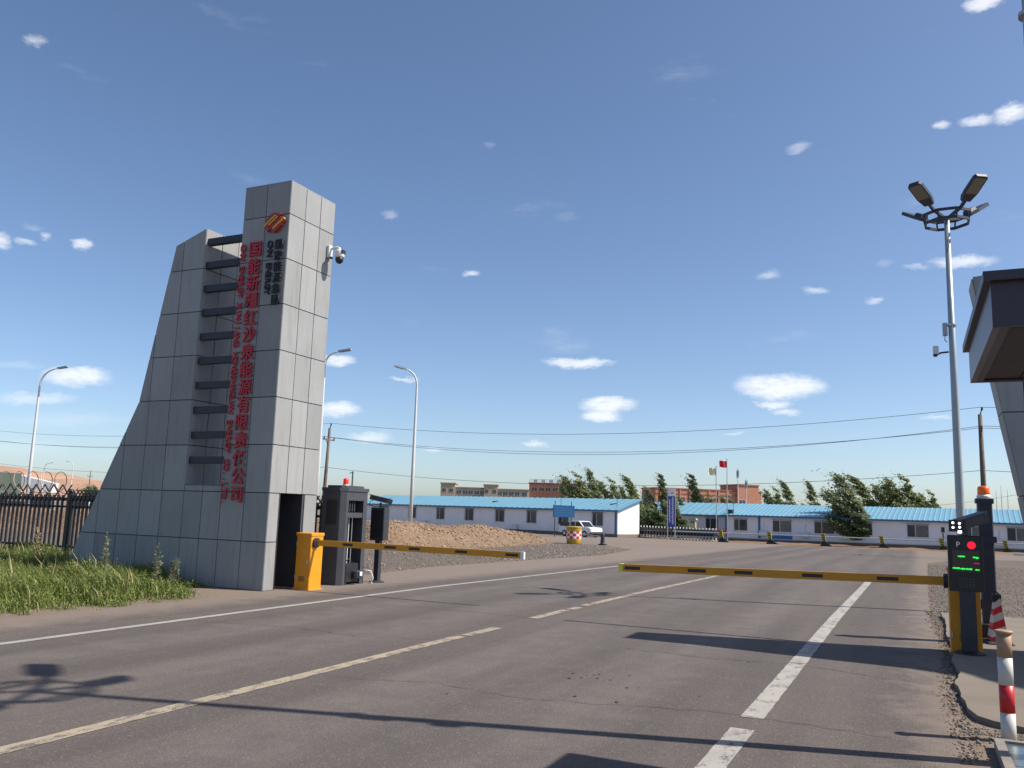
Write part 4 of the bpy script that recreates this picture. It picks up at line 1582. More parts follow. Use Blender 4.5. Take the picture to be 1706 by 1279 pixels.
def site_window(par, xc, w_, z0, z1, bars, split=.38, glass='window_glass'):
    w = MB().box(xc - w_ / 2 - .05, xc + w_ / 2 + .05, -.035, -.002, z0 - .05, z0).box(xc - w_ / 2 - .05, xc + w_ / 2 + .05, -.035, -.002, z1, z1 + .05)
    w.box(xc - w_ / 2 - .05, xc - w_ / 2, -.035, -.002, z0, z1).box(xc + w_ / 2, xc + w_ / 2 + .05, -.035, -.002, z0, z1)
    xs_ = xc - w_ / 2 + w_ * split
    w.box(xs_ - .03, xs_ + .03, -.035, -.002, z0, z1)
    wo_ = w.build('window', 'window_frame', par)
    MB().box(xc - w_ / 2, xs_ - .03, -.016, -.004, z0, z1).build('pane', glass, wo_)
    MB().box(xs_ + .03, xc + w_ / 2, -.022, -.006, z0, z1).build('pane', random.choice((glass, glass, 'curtain_glass')), wo_)
    zq = z0 + (z1 - z0) * random.uniform(.45, .8)
    MB().box(xc - w_ / 2 + .02, xs_ - .04, -.003, -.0015, zq, z1).build('blind', 'window_frame', wo_)
    MB().box(xc - w_ / 2 - .10, xc + w_ / 2 + .10, -.09, -.001, z0 - .10, z0 - .052).build('sill', 'wall_white', wo_)
    if bars:
        g_ = MB()
        n_ = 8
        for i in range(n_ + 1):
            x = xc - w_ / 2 - .04 + (w_ + .08) * i / n_
            g_.box(x - .010, x + .010, -.10, -.08, z0 - .04, z1 + .06)
        for z in (z0 - .02, z1 + .04):
            g_.box(xc - w_ / 2 - .06, xc + w_ / 2 + .06, -.105, -.078, z - .012, z + .012)
        g_.build('grille', 'grille', wo_)
    MB().box(xc - w_ / 2 - .08, xc + w_ / 2 + .08, -.12, -.001, z1 + .07, z1 + .10).build('hood', 'blue_trim' if not bars else 'grille', wo_)


def pixel_x(A, ang, px, py, L):
    """distance along a wall (from A at angle ang) where a sight line meets it"""
    d = ray(px, py)
    ux, uy = math.cos(ang), math.sin(ang)
    # solve s*d = A + t*u in plan
    det = d.x * (-uy) - (-ux) * d.y
    t = (d.x * A[1] - d.y * A[0]) / det * -1 if False else None
    M_ = np.array([[d.x, -ux], [d.y, -uy]])
    s, t = np.linalg.solve(M_, np.array([A[0], A[1]]))
    return float(t)


def prefab(label, A, B, depth, wh, rise, windows, posts, zbase, bars, gable_right=True, pitch=.42, ov=.35):
    ang, L = frame_mat(None, A, B)
    t = thing('prefab_building', label, 'building', (A[0], A[1], zbase), ang)
    w = MB()
    w.prism([(0, 0), (depth, 0), (depth, wh + rise * depth / (depth + ov) ), (0, wh)], 'x', 0, L)
    w.build('wall', 'wall_white', t)
    MB().box(-.002, L + .002, -.012, depth + .01, 0, .30).build('plinth', 'concrete', t)
    rf = corrugated(L + .5, -ov, depth + .15, wh - .02, wh + rise + .05, pitch).build('roof', 'roof_blue', t, (-.25, 0, 0))
    MB().box(-.28, L + .28, -ov - .04, -ov + .02, wh - .17, wh - .03).build('gutter', 'blue_trim', t)
    for (a, b) in ((-.262, -.232), (L + .232, L + .262)):
        MB().prism([(-ov, wh - .15), (depth + .15, wh + rise - .09), (depth + .15, wh + rise + .02), (-ov, wh - .05)], 'x', a, b).build('barge_board', 'blue_trim', t)
    for x in posts:
        MB().box(x - .11, x + .11, -.03, .16, 0.0, wh).build('corner_post', 'blue_trim', t)
    for (xc, w_, z0, z1) in windows:
        site_window(t, xc, w_, z0, z1, bars)
    return t, L, ang


def wall_s(A, B, px, py):
    ang, L = frame_mat(None, A, B)
    return pixel_x(A, ang, px, py, L)


ZB = zg(77)
BLA, BLB = (-60.6, 86.5), (-24.9, 76.5)
ws = [(wall_s(BLA, BLB, px, 860), 1.15, 1.05, 2.15) for px in (641, 687, 734, 782, 833, 886, 939, 996)]
bl, LL, bang = prefab('long white prefab building with smooth sky blue roof behind the gravel mound', BLA, BLB, 3.7, 2.52, 1.05, ws, [LL_ for LL_ in (wall_s(BLA, BLB, 1026, 860),)], ZB, True, pitch=.75)
# air conditioner and small vents on the wall and roof
for q, (px, zz_) in enumerate(((709, .55), (860, .55))):
    x = wall_s(BLA, BLB, px, 870)
    MB().cbox(x - .3, x + .3, -.35, -.02, zz_ - .25, zz_ + .25, .02).build('air_conditioner', 'white_paint', bl)
for px in (628, 806, 1004):
    x = wall_s(BLA, BLB, px, 860)
    MB().bar((x - .25, 1.6, 2.52 + .56), (x + .35, 1.8, 2.52 + .62), .18, .06).build('roof_vent', 'dark_metal', bl)
for px in (928, 1022):
    x = wall_s(BLA, BLB, px, 860)
    MB().tube([(x, .6, 2.5), (x, .6, 3.9)], .022, 6).build('aerial', 'dark_metal', bl)

BRA, BRB = (-16.9, 86.0), (14.5, 84.0)
ws = [(wall_s(BRA, BRB, px, 878), w_, 1.0, 2.05) for px, w_ in ((1234, 1.25), (1303, 1.7), (1373, 1.7), (1437, 1.6), (1529, 1.7), (1623, 1.7), (1697, 1.7))]
ps = [.1, wall_s(BRA, BRB, 1265, 870)]
br, LR, rang = prefab('long white prefab building with ribbed blue roof right of the flags', BRA, BRB, 6.4, 2.5, 1.15, ws, ps, ZB - .05, False)
x = wall_s(BRA, BRB, 1303, 890)
MB().box(x - .95, x + .95, -.06, -.003, .02, .78).build('blue_panel', 'blue_trim', br)
for px in (1268.5, 1338, 1405, 1575, 1660):
    x = wall_s(BRA, BRB, px + 4, 880)
    MB().cbox(x - .38, x + .38, -.42, -.04, .55, 1.05, .02).build('air_conditioner', 'white_paint', br)
    MB().tube([(x, -.05, 1.05), (x, -.04, 1.7), (x + .1, -.02, 1.8)], .03, 6).build('pipe', 'white_paint', br)
x = wall_s(BRA, BRB, 1215, 850)
MB().cbox(x - .3, x + .25, .2, .7, 2.6, 3.0, .03).build('solar_heater', 'dark_metal', br)
MB().tube([(x + .3, .5, 2.6), (x + .3, .5, 3.6)], .02, 6).build('aerial', 'dark_metal', br)

BSA, BSB = (-27.5, 92.5), (-16.2, 91.0)
ws = [(wall_s(BSA, BSB, 1186, 875), 1.3, 1.0, 2.05)]
prefab('low white prefab wing with plain blue roof set back behind the flagpoles', BSA, BSB, 4.5, 2.45, 1.25, ws, [LL_ for LL_ in (11.2,)], ZB - .05, False, pitch=.75)

# ------------------------------------------------------------------ far blocks
def block(name, label, A, B, zbase, parts, wallm, bandm, wins, depth=14):
    ang, L = frame_mat(None, A, B)
    t = thing(name, label, 'building', (A[0], A[1], zbase), ang)
    for (x0, x1, y0, h_) in parts:
        wl_ = MB().box(x0, x1, y0, depth, 0, h_).build('wall', wallm, t)
        MB().box(x0 - .25, x1 + .25, y0 - .25, depth + .25, h_, h_ + .45).build('parapet', bandm, t)
    fr = MB().box(-1, 1, -.06, .02, -.95, .95).mesh('window')
    fr.materials.append(MATS['window_frame'])
    pn = MB().box(-.9, -.05, -.09, -.055, -.85, .85).box(.05, .9, -.09, -.055, -.85, .85).mesh('pane')
    pn.materials.append(MATS['far_glass'])
    for (x, z, y0, sx, sz) in wins:
        o_ = link('window', fr, t, (x, y0, z))
        o_.scale = (sx, 1, sz)
        link('pane', pn, o_)
    return t, L


def at(px, D):
    p = dep(px, 850, D)
    return (p.x, p.y)


ZF = -.78
A, B = at(733, 330), at(880, 330)
L = math.dist(A, B)
k = L / 147.0
wins = []
for x_ in [30, 41, 50, 60, 70, 98, 108, 118, 128, 140]:
    for z_ in (10.2 - 3.1 * 0, 7.0, 3.9):
        wins.append((x_ * k, z_ - 1.2, 0, 1.05, .8))
for x_ in (6, 18, 77, 90):
    for z_ in (10.6, 7.4, 4.2):
        wins.append((x_ * k, z_ - .9, -1.2, .8, .75))
tanb, _ = block('apartment_block', 'distant tan apartment block with stepped roofline above the blue roof', A, B, ZF,
                [(24.2 * k, 71.8 * k, 0, 10.6), (95.2 * k, L, 0, 10.4), (0, 24 * k, -1.2, 12.1), (72 * k, 95 * k, -1.2, 11.9)], 'tan_wall', 'tan_band', wins)
for z_ in (10.15 - 2.4, 10.15 - 5.5):
    MB().box(24.3 * k, 71.7 * k, -.12, -.002, z_ - .25, z_ + .1).build('string_course', 'tan_band', tanb)

A, B = at(880.6, 336), at(968, 332)
L = math.dist(A, B)
k = L / 87.4
wins = [(x_ * k, z_, 0, 1.0, .85) for x_ in (9, 21, 32, 44, 55, 66, 78) for z_ in (11.2, 7.7, 4.2)]
rb, _ = block('brick_block', 'distant orange brick block with rooftop frame left of the trees', A, B, ZF, [(0, L, 0, 13.4)], 'red_brick', 'red_band', wins)
for x_ in (3, 15, 26.5, 38, 49.5, 60.5, 72, 84):
    MB().box(x_ * k - .35, x_ * k + .35, -.35, -.002, 0, 13.3).build('pilaster', 'red_brick', rb)
rl = MB().box(0, L, .3, .4, 15.1, 15.2).box(0, L, .3, .4, 14.4, 14.48)
for i in range(22):
    rl.box(L * i / 21 - .05, L * i / 21 + .05, .3, .4, 13.8, 15.2)
rl.build('roof_frame', 'steel', rb)
for i in range(6):
    MB().box(L * (.12 + .15 * i) - .8, L * (.12 + .15 * i) + .8, .1, .28, 13.95, 15.0).build('roof_sign_board', 'window_frame', rb)
MB().prism([(67 * k - 2, 8.3), (67 * k + 2, 8.3), (67 * k, 11)], 'y', -.4, -.36).build('wall_sign', 'flag_red', rb)

A, B = at(1092, 322), at(1268.5, 332)
L = math.dist(A, B)
k = L / 176.5
wins = [(x_ * k, z_, 0, 1.2, .85) for x_ in (30, 44, 58, 72, 86, 100, 112, 124, 144, 154) for z_ in (9.0, 5.6)] + [(166 * k, z_, 0, 1.5, .85) for z_ in (9.0, 5.6)] + \
       [(142 * k, z_ - .2, -1, 1.4, 1.1) for z_ in (8.6,)]
r2, _ = block('brick_block', 'distant long red brick block with raised stair tower behind the flags', A, B, ZF, [(0, 134.8 * k, 0, 12.6), (135 * k, 170 * k, -1, 14.9), (170.2 * k, L, 0, 12.6)],
              'red_brick', 'red_band', wins)
for z_ in (10.9, 7.4):
    MB().box(.2, 134.6 * k, -.14, -.002, z_ - .15, z_ + .15).build('string_course', 'red_band', r2)
for x_ in range(8):
    MB().box((8 + 16 * x_) * k - .3, (8 + 16 * x_) * k + .3, -.3, -.145, 0, 12.5).build('pilaster', 'red_brick', r2)

# telecom masts
for (px, top, bot, D, lab) in ((1229.5, 779, 812, 318, 'slim mast with stacked antennas left of pair on the red brick roof'), (1243.5, 797, 840, 316, 'shorter white mast with ring of antenna panels by the stair tower')):
    p = dep(px, 840, D)
    zt = dep(px, top, D).z
    t = thing('antenna_mast', lab, 'antenna', (p.x, p.y, ZF))
    MB().tube([(0, 0, 0), (0, 0, zt - ZF)], [.22, .12], 8).build('mast', 'pole_white', t)
    for i in range(6):
        a = i * 1.047
        MB().box(.38 * math.cos(a) - .1, .38 * math.cos(a) + .1, .38 * math.sin(a) - .1, .38 * math.sin(a) + .1, zt - ZF - 3.2 - (i % 2) * .6, zt - ZF - .6 - (i % 2) * .6).build('antenna_panel', 'pole_grey', t)
    rgm = MB()
    for z_ in (zt - ZF - 1.2, zt - ZF - 2.8):
        rgm.tube([(.36 * math.cos(a * .785), .36 * math.sin(a * .785), z_) for a in range(9)], .05, 5)
    rgm.build('mounting_ring', 'steel', t)
for i, (px, top, lab) in enumerate(((1661.5, 816, 'left'), (1670, 808, 'middle, tallest'), (1680.5, 815, 'right'))):
    p = dep(px, 860, 150)
    t = thing('whip_antenna', '%s of three thin rods above the blue roof at far right' % lab, 'antenna', (p.x, p.y, zg(p.y)), 0, 'thin rods above the far roof')
    zt = dep(px, top, 150).z - zg(p.y)
    MB().tube([(0, 0, 0), (0, 0, zt * .7), (0, 0, zt)], [.07, .06, .03], 6).build('rod', 'steel', t)
    MB().lathe([(.12, 0), (.12, .15), (.07, .2)], 8).build('foot', 'steel', t)

# ------------------------------------------------------------------ street lamps, poles, wires
def street_lamp(label, px, py_top, D, arm_px, arm_py, thick=1.0):
    b = dep(px, py_top, D)
    tip = dep(arm_px, arm_py, D)
    g_ = zg(b.y)
    t = thing('street_lamp', label, 'street lamp', (b.x, b.y, g_), 0, 'curved white street lamps')
    top = b.z - g_
    v = Vector((tip.x - b.x, tip.y - b.y, tip.z - g_))
    ctl = Vector((0, 0, top + (v.z - top) * .85))
    pts_ = [(0, 0, 0), (0, 0, top * .5), (0, 0, top)]
    for i in range(1, 9):
        s = i / 8
        pts_.append(Vector((0, 0, top)) * (1 - s) ** 2 + ctl * 2 * s * (1 - s) + v * s * s)
    rs = [.11 * thick, .09 * thick, .06 * thick] + [.055 * thick - .003 * i for i in range(8)]
    MB().tube(pts_, rs, 12).build('pole', 'pole_white', t, smooth=True)
    d = (v - ctl).normalized()
    hd = MB().bar(v - d * .05, v + d * .62, .24, .09)
    hd.build('lamp_head', 'pole_grey', t)
    MB().bar(v + d * .1 + Vector((0, 0, -.05)), v + d * .55 + Vector((0, 0, -.05)), .18, .02).build('lens', 'lens_panel', t)
    return t


street_lamp('white street lamp with arm curving left behind the gravel mound', 694.5, 645, 47.6, 675, 614)
street_lamp('white street lamp with long arm curving right beyond the black fence', 66, 645, 52, 98, 613)
street_lamp('white street lamp mostly hidden behind the tower, only its arm showing', 541, 610, 43, 566, 585)
street_lamp('tiny distant street lamp with its head facing right, over the fence', 74, 780, 190, 84, 771, 1.3)
street_lamp('tiny distant street lamp with its head facing left, over the fence', 122, 775, 190, 115, 769, 1.3)

POLES = {}
def power_pole(label, px, py_top, D, hgt=None, cross=True, lean=0):
    b = dep(px, py_top, D)
    g_ = zg(b.y)
    t = thing('power_pole', label, 'power pole', (b.x, b.y, g_), 0)
    H = b.z - g_
    MB().tube([(0, 0, 0), (lean * .5, 0, H * .5), (lean, 0, H)], [.17, .145, .11], 12).build('pole', 'wood_pole', t, smooth=True)
    if cross:
        MB().bar((lean, -.75, H - 1.0), (lean, .75, H - 1.0), .09, .11).build('crossarm', 'wood_pole', t)
        for x_ in (-.68, .68):
            MB().lathe([(.03, 0), (.06, .06), (.06, .16), (.03, .22)], 8, (lean, x_, H - .95)).build('insulator', 'dark_metal', t)
        MB().bar((lean, -.45, H - 1.03), (lean, 0, H - 1.5), .04).build('brace', 'dark_metal', t)
    MB().bar((lean, 0, H - .1), (lean + .1, 0, H + .30), .06).build('top_bracket', 'dark_metal', t)
    MB().lathe([(.03, 0), (.06, .06), (.06, .16), (.03, .22)], 8, (lean + .12, 0, H + .22)).build('insulator', 'dark_metal', t)
    POLES[label] = (Vector((b.x, b.y, g_)), H)
    return t


power_pole('wooden power pole with crossarm just right of the tower', 545.5, 713, 72, lean=.25)
power_pole('dark wooden power pole rising behind the black gate post', 1632.5, 690, 50)
power_pole('small distant power pole standing left of the tower slope', 151, 786, 200)
p = dep(588, 785, 110)
sp_ = thing('service_pole', 'thin green service pole behind the gate housing', 'pole', (p.x, p.y, zg(p.y)))
MB().tube([(0, 0, 0), (0, 0, p.z - zg(p.y))], [.12, .09], 8).build('pole', 'net_green', sp_)
MB().bar((0, 0, p.z - zg(p.y) - .1), (-.5, 0, p.z - zg(p.y) - .25), .08).build('bracket', 'net_green', sp_)

def wire(label, a, b, sag, r=.014):
    a, b = Vector(a), Vector(b)
    t = thing('power_line', label, 'wire', ((a.x + b.x) / 2, (a.y + b.y) / 2, min(a.z, b.z) - sag), 0, 'overhead power lines')
    o_ = t.location
    pts_ = [a.lerp(b, i / 40) - Vector((0, 0, 4 * sag * (i / 40) * (1 - i / 40))) - Vector(o_) for i in range(41)]
    MB().tube(pts_, r, 5).build('conductor', 'wire', t)


(pa, Ha), (pb, Hb) = POLES['wooden power pole with crossarm just right of the tower'], POLES['dark wooden power pole rising behind the black gate post']
pL = Vector((-98, 64, zg(64)))
pR = Vector((52, 52, zg(52)))
for (off_, dz, lab, sg) in (((.3, 0, 0), .42, 'top', 1.25), ((.25, .68, 0), -.74, 'middle', 1.35), ((.25, -.68, 0), -.76, 'third', 1.6), ((0, 0, 0), -3.3, 'lowest', 1.2)):
    q = Vector(off_)
    wire('%s overhead wire spanning between the two tall power poles' % lab, pa + q + Vector((0, 0, Ha + dz)), pb + Vector((0, q.y, 0)) + Vector((0, 0, Hb + dz)), sg)
    wire('%s overhead wire running left from the pole by the tower' % lab, pa + q + Vector((0, 0, Ha + dz)), pL + q + Vector((0, 0, 9.1 + dz * 1.0)), .9)
    wire('%s overhead wire running right from the pole behind the gate post' % lab, pb + Vector((0, q.y, 0)) + Vector((0, 0, Hb + dz)), pR + q + Vector((0, 0, 9.2 + dz)), .9)
wire('low wire crossing the sky above the far right roof', dep(1520, 845, 100), dep(1760, 812, 80), .25)

# ------------------------------------------------------------------ things along the crossing road
# blue notice board
p0, p1 = dep(922, 841, 72), dep(957, 845, 73.5)
ang, L = frame_mat(None, (p0.x, p0.y), (p1.x, p1.y))
g_ = zg(p0.y)
nb = thing('notice_board', 'blue notice board on posts in front of the left building', 'sign', (p0.x, p0.y, g_), ang)
zt, zb_ = p0.z - g_, dep(922, 861, 72).z - g_
MB().box(0, L, -.03, .03, zb_, zt).build('board', 'sign_blue', nb)
for x_ in (.25, L - .3):
    MB().tube([(x_, .06, 0), (x_, .06, zt + .35)], .035, 8).build('post', 'dark_metal', nb)
for i in range(4):
    xx = .15
    while xx < L - .3:
        w_ = random.uniform(.05, .16)
        MB().box(xx, xx + w_, -.036, -.031, zt - .22 - .2 * i - .04, zt - .22 - .2 * i + .04).build('lettering', 'sign_text', nb)
        xx += w_ + .05

# blue totem sign
p = dep(1118.5, 903, 73.5)
g_ = zg(p.y)
tt = thing('totem_sign', 'tall blue and white totem sign beside the folding gate', 'sign', (p.x, p.y, g_), R(8))
hz = lambda py: dep(1118.5, py, 73.5).z - g_
MB().box(-.27, .29, -.06, .06, hz(878), hz(826)).build('blue_panel', 'totem_blue', tt)
wpn = MB().box(-.27, .29, -.062, .062, hz(826), hz(813)).build('white_panel', 'totem_white', tt)
MB().prism([(-.08, hz(821.5)), (.02, hz(819.5)), (.16, hz(819)), (.2, hz(821)), (.05, hz(822.5))], 'y', -.07, -.0625).build('emblem', 'gold', wpn)
for x_ in (-.32, .32):
    MB().tube([(x_, 0, 0), (x_, 0, hz(813))], .045, 8).build('post', 'steel', tt)
n_ = 13
for c_, (x_, s_) in enumerate(((-.14, .13), (.12, .17))):
    for i in range(n_ - (2 if c_ == 0 else 0)):
        zc_ = hz(829 + (4 if c_ == 0 else 0)) - i * (hz(829) - hz(875)) / n_
        m_ = MB()
        m_.box(x_ - s_ / 2, x_ + s_ / 2, -.068, -.061, zc_ + .05, zc_ + .08).box(x_ - s_ / 2, x_ + s_ / 2, -.068, -.061, zc_ - .08, zc_ - .05)
        m_.box(x_ - .02, x_ + .02, -.068, -.061, zc_ - .05, zc_ + .05)
        if i % 2:
            m_.box(x_ - s_ / 2, x_ - s_ / 2 + .03, -.068, -.061, zc_ - .05, zc_ + .05)
        m_.build('lettering', 'totem_white', tt)

# folding gate
p0, p1 = dep(1033, 893, 84), dep(1190, 903, 75.5)
ang, L = frame_mat(None, (p0.x, p0.y), (p1.x, p1.y))
g_ = (zg(p0.y) + zg(p1.y)) / 2
fg = thing('folding_gate', 'white and black folding gate across the site entrance', 'gate', (p0.x, p0.y, g_), ang)
po = MB().box(-.04, .04, -.25, -.19, .06, .36).box(-.04, .04, -.25, -.19, 1.0, 1.16).box(-.03, .03, -.235, -.205, .36, 1.0).box(-.04, .04, .19, .25, .06, 1.15).mesh('upright')
po.materials.append(MATS['barrel_white'])
inf = MB().box(-.13, .05, -.262, .24, .36, 1.02).mesh('infill')
inf.materials.append(MATS['black_plastic'])
N = 32
for i in range(N):
    x_ = L * i / (N - 1)
    u_ = link('upright', po, fg, (x_, 0, random.uniform(-.03, .03)))
    if i not in (1, 2, 4):
        i2 = link('infill', inf, fg, (x_ + .11, 0, 0))
    MB().lathe([(.05, -.02), (.05, .04)], 8, (x_, -.22, .04)).build('castor', 'rubber', fg)
MB().box(0, L, -.26, -.235, .70, .74).build('rail', 'pole_grey', fg)
MB().box(0, L, -.26, -.235, .30, .33).build('rail', 'pole_grey', fg)

# guard rail with striped feet
gr = thing('guard_rail', 'grey tubular guard rail on yellow and black striped stands along the far kerb', 'guard rail', (-3.8, 77.3, zg(77.3)))
def gr_pt(px):
    d = ray(px, 905)
    # line from (-15.1,76) to (8,79)
    A_, B_ = (-15.6, 76.0), (9.5, 79.0)
    M_ = np.array([[d.x, -(B_[0] - A_[0])], [d.y, -(B_[1] - A_[1])]])
    s, t_ = np.linalg.solve(M_, np.array(A_))
    return A_[0] + (B_[0] - A_[0]) * t_, A_[1] + (B_[1] - A_[1]) * t_


for i, px in enumerate((1205, 1286, 1376, 1473, 1573, 1679)):
    x, y = gr_pt(px)
    lx_, ly_ = x + 3.8, y - 77.3
    sd_ = MB().prism([(-.50, 0), (.55, 0), (.30, .16), (-.02, .42), (-.20, .42)], 'y', -.16, .16).build('stand', 'rubber', gr, (lx_, ly_, 0))
    bd = MB().bar((-.10, -.02, .22), (-.22, -.02, 1.02), .30, .10, up=(0, 1, 0)).build('striped_board', 'stripe_yellow', gr, (lx_, ly_ - .04, 0))
    for q in range(4):
        z_ = .36 + q * .19
        x_ = -.10 - .15 * (z_ - .22)
        MB().prism([(x_ - .14, z_ - .02), (x_ + .14, z_ - .12), (x_ + .14, z_ - .03), (x_ - .14, z_ + .07)], 'y', -.112, -.06).build('stripe', 'rubber', bd)
    if i in (4,):
        lt = MB().box(-.16, .16, .05, .12, 1.45, 1.95).build('sign_frame', 'steel', gr, (lx_ - .05, ly_, 0))
        MB().box(-.12, .12, .04, .13, 1.5, 1.9).build('sign_face', 'black_plastic', lt)
        MB().tube([(0, .085, .2), (0, .085, 1.45)], .05, 8).build('sign_post', 'dark_metal', lt)
a_, b_ = gr_pt(1120), gr_pt(1760)
for z_, r_ in ((.80, .05), (.42, .035)):
    MB().tube([(a_[0] + 3.8, a_[1] - 77.3 + .1, z_), (b_[0] + 3.8, b_[1] - 77.3 + .1, z_)], r_, 8).build('rail', 'pole_grey', gr)

# white painted kerb at the right end of the crossing road
kb = MB().box(6.6, 15.5, 73.2, 73.5, zg(73) - .02, zg(73) + .16).build('kerb', 'bollard_white')
tag(kb, kind='structure')

# crash barrel, cone bollard and the bar between them
ba = thing('crash_barrel', 'yellow crash barrel with red and white checks near the mound end', 'barrel', (-18.8, 49.24, zg(49.2)))
MB().lathe([(.40, 0), (.43, .05), (.46, .28), (.465, .32)], 28).build('lower_shell', 'barrel_yellow', ba, smooth=True)
MB().lathe([(.475, .78), (.48, .82), (.47, .98), (.49, 1.0), (.49, 1.04), (.42, 1.05)], 28).build('upper_shell', 'barrel_yellow', ba, smooth=True)
bd = MB()
NS = 28
for r_ in range(3):
    for k_ in range(NS):
        a0, a1 = 2 * math.pi * k_ / NS, 2 * math.pi * (k_ + 1) / NS
        z0, z1 = .32 + r_ * .153, .32 + (r_ + 1) * .153
        bd.cur = (r_ + k_ // 2) % 2
        bd.add([(.47 * math.cos(a0), .47 * math.sin(a0), z0), (.47 * math.cos(a1), .47 * math.sin(a1), z0), (.472 * math.cos(a1), .472 * math.sin(a1), z1),
                (.472 * math.cos(a0), .472 * math.sin(a0), z1)], [(0, 1, 2, 3)])
bd.build('checked_band', ['barrel_red', 'barrel_white'], ba)
cb_ = thing('cone_bollard', 'small dark cone bollard standing right of the checked barrel', 'bollard', (-17.08, 49.6, zg(49.6)))
MB().prism([(-.22, -.22), (.22, -.22), (.22, .22), (-.22, .22)], 'z', 0, .07).build('base', 'rubber', cb_)
MB().lathe([(.17, .07), (.14, .15), (.115, .62), (.09, .70), (.05, .71)], 12).build('body', 'navy_metal', cb_)
bb = thing('barrier_pole', 'thin grey pole hung between checked barrel and cone bollard', 'pole', (-17.9, 49.4, zg(49.4)))
MB().tube([(-.55, -.1, .62), (.80, .22, .50)], .035, 8).build('pole', 'steel', bb)
MB().lathe([(.05, 0), (.05, .06)], 8, (.80, .22, .47)).build('end_clip', 'dark_metal', bb)

# white pickup
pk = thing('pickup_truck', 'small white double cab pickup parked behind the checked barrel', 'pickup', (-27.0, 72.2, zg(72.2)), R(-24))
pk.scale = (.92, .92, .92)
bdy = MB()
bdy.prism([(-2.15, .38), (2.05, .38), (2.2, .55), (2.18, .82), (1.95, .93), (1.15, .98), (-2.15, .98)], 'y', -.8, .8)
bdy.build('body', 'car_white', pk)
MB().prism([(-.75, .98), (1.15, .98), (.62, 1.47), (.45, 1.52), (-.6, 1.52), (-.72, 1.46)], 'y', -.72, .72).build('cab', 'car_white', pk)
MB().prism([(-.62, 1.02), (.02, 1.02), (.02, 1.42), (-.58, 1.42)], 'y', -.735, .735).build('side_window', 'car_glass', pk)
MB().prism([(.12, 1.02), (.98, 1.02), (.56, 1.42), (.12, 1.42)], 'y', -.735, .735).build('side_window', 'car_glass', pk)
MB().add([(1.17, -.64, 1.0), (1.17, .64, 1.0), (.67, .6, 1.45), (.67, -.6, 1.45)], [(0, 1, 2, 3)]).build('windscreen', 'car_glass', pk)
MB().box(-2.1, -.78, -.70, .70, .99, 1.36).build('load_cover', 'black_plastic', pk)
for sx in (-1.35, 1.38):
    for sy in (-.80, .68):
        w_ = MB().tube([(sx, sy - .02, .31), (sx, sy + .14, .31)], .31, 18).build('wheel', 'tyre', pk)
        MB().tube([(sx, sy - .03 if sy < 0 else sy + .15, .31), (sx, sy - .022 if sy < 0 else sy + .142, .31)], .17, 14).build('rim', 'steel', w_)
for sy in (-.55, .55):
    MB().box(2.10, 2.205, sy - .16, sy + .16, .66, .82).build('headlight', 'window_frame', pk)
MB().box(1.95, 2.24, -.78, .78, .36, .52).build('bumper', 'housing_grey', pk)
for sy in (-.86, .80):
    MB().box(.85, .95, sy, sy + .06, 1.0, 1.14).build('mirror', 'black_plastic', pk)

# cream cabinet with green top behind the gate
p = dep(1154.5, 890, 79)
g_ = zg(p.y)
cbx = thing('cabinet_box', 'cream utility cabinet with pale green hood behind the folding gate', 'cabinet', (p.x, p.y, g_))
h2 = dep(1154.5, 863, 79).z - g_
MB().box(-.27, .27, -.2, .2, .5, h2 - .18).build('body', 'box_cream', cbx)
MB().box(-.06, .06, -.06, .06, 0, .5).build('leg', 'steel', cbx)
MB().prism([(-.42, h2 - .18), (.42, h2 - .18), (.3, h2), (-.3, h2)], 'y', -.3, .3).build('hood', 'box_green', cbx)
for x_ in (-.12, .08):
    MB().box(x_ - .07, x_ + .07, -.206, -.199, h2 - .45, h2 - .28).build('window', 'net_green', cbx)

# flags
for (px, top, fl, fr_, ft, fb, m_, lab) in ((1193, 778, 1180, 1193, 780, 792, 'flag_pale', 'pale yellow flag flying left from the left flagpole'),
                                            (1211, 764, 1198, 1211, 768, 779, 'flag_red', 'red flag flying left from the taller right flagpole')):
    b = dep(px, top, 82)
    g_ = zg(b.y)
    t = thing('flagpole', lab, 'flag', (b.x, b.y, g_), YAW)
    H = b.z - g_
    MB().tube([(0, 0, 0), (0, 0, H)], [.055, .035], 8).build('pole', 'steel', t)
    MB().lathe([(.03, 0), (.06, .04), (.03, .1)], 8, (0, 0, H)).build('finial', 'gold', t)
    x_l, z_t, z_b = -(fr_ - fl) / FPX * 82, dep(px, ft, 82).z - g_, dep(px, fb, 82).z - g_
    V, F = [], []
    nu_, nv_ = 14, 6
    for i in range(nu_ + 1):
        for j in range(nv_ + 1):
            s, q = i / nu_, j / nv_
            yw = .09 * math.sin(s * 9 + q * 1.5) * s
            V.append((x_l * s, yw, z_t + (z_b - z_t) * q - .05 * s * math.sin(s * 6)))
    for i in range(nu_):
        for j in range(nv_):
            a = i * (nv_ + 1) + j
            F.append((a, a + 1, a + nv_ + 2, a + nv_ + 1))
    MB().add(V, F).build('flag', m_, t, smooth=True)

# low red barrier boards by the gate end
p = dep(1197, 884, 80)
t = thing('red_barrier', 'low red barrier board at the right end of the folding gate', 'barrier', (p.x, p.y, zg(p.y)), R(-3))
MB().box(-.75, .75, -.03, .03, .75, 1.0).build('board', 'flag_red', t)
for x_ in (-.6, .6):
    MB().bar((x_, 0, 0), (x_, 0, 1.0), .05).build('leg', 'steel', t)

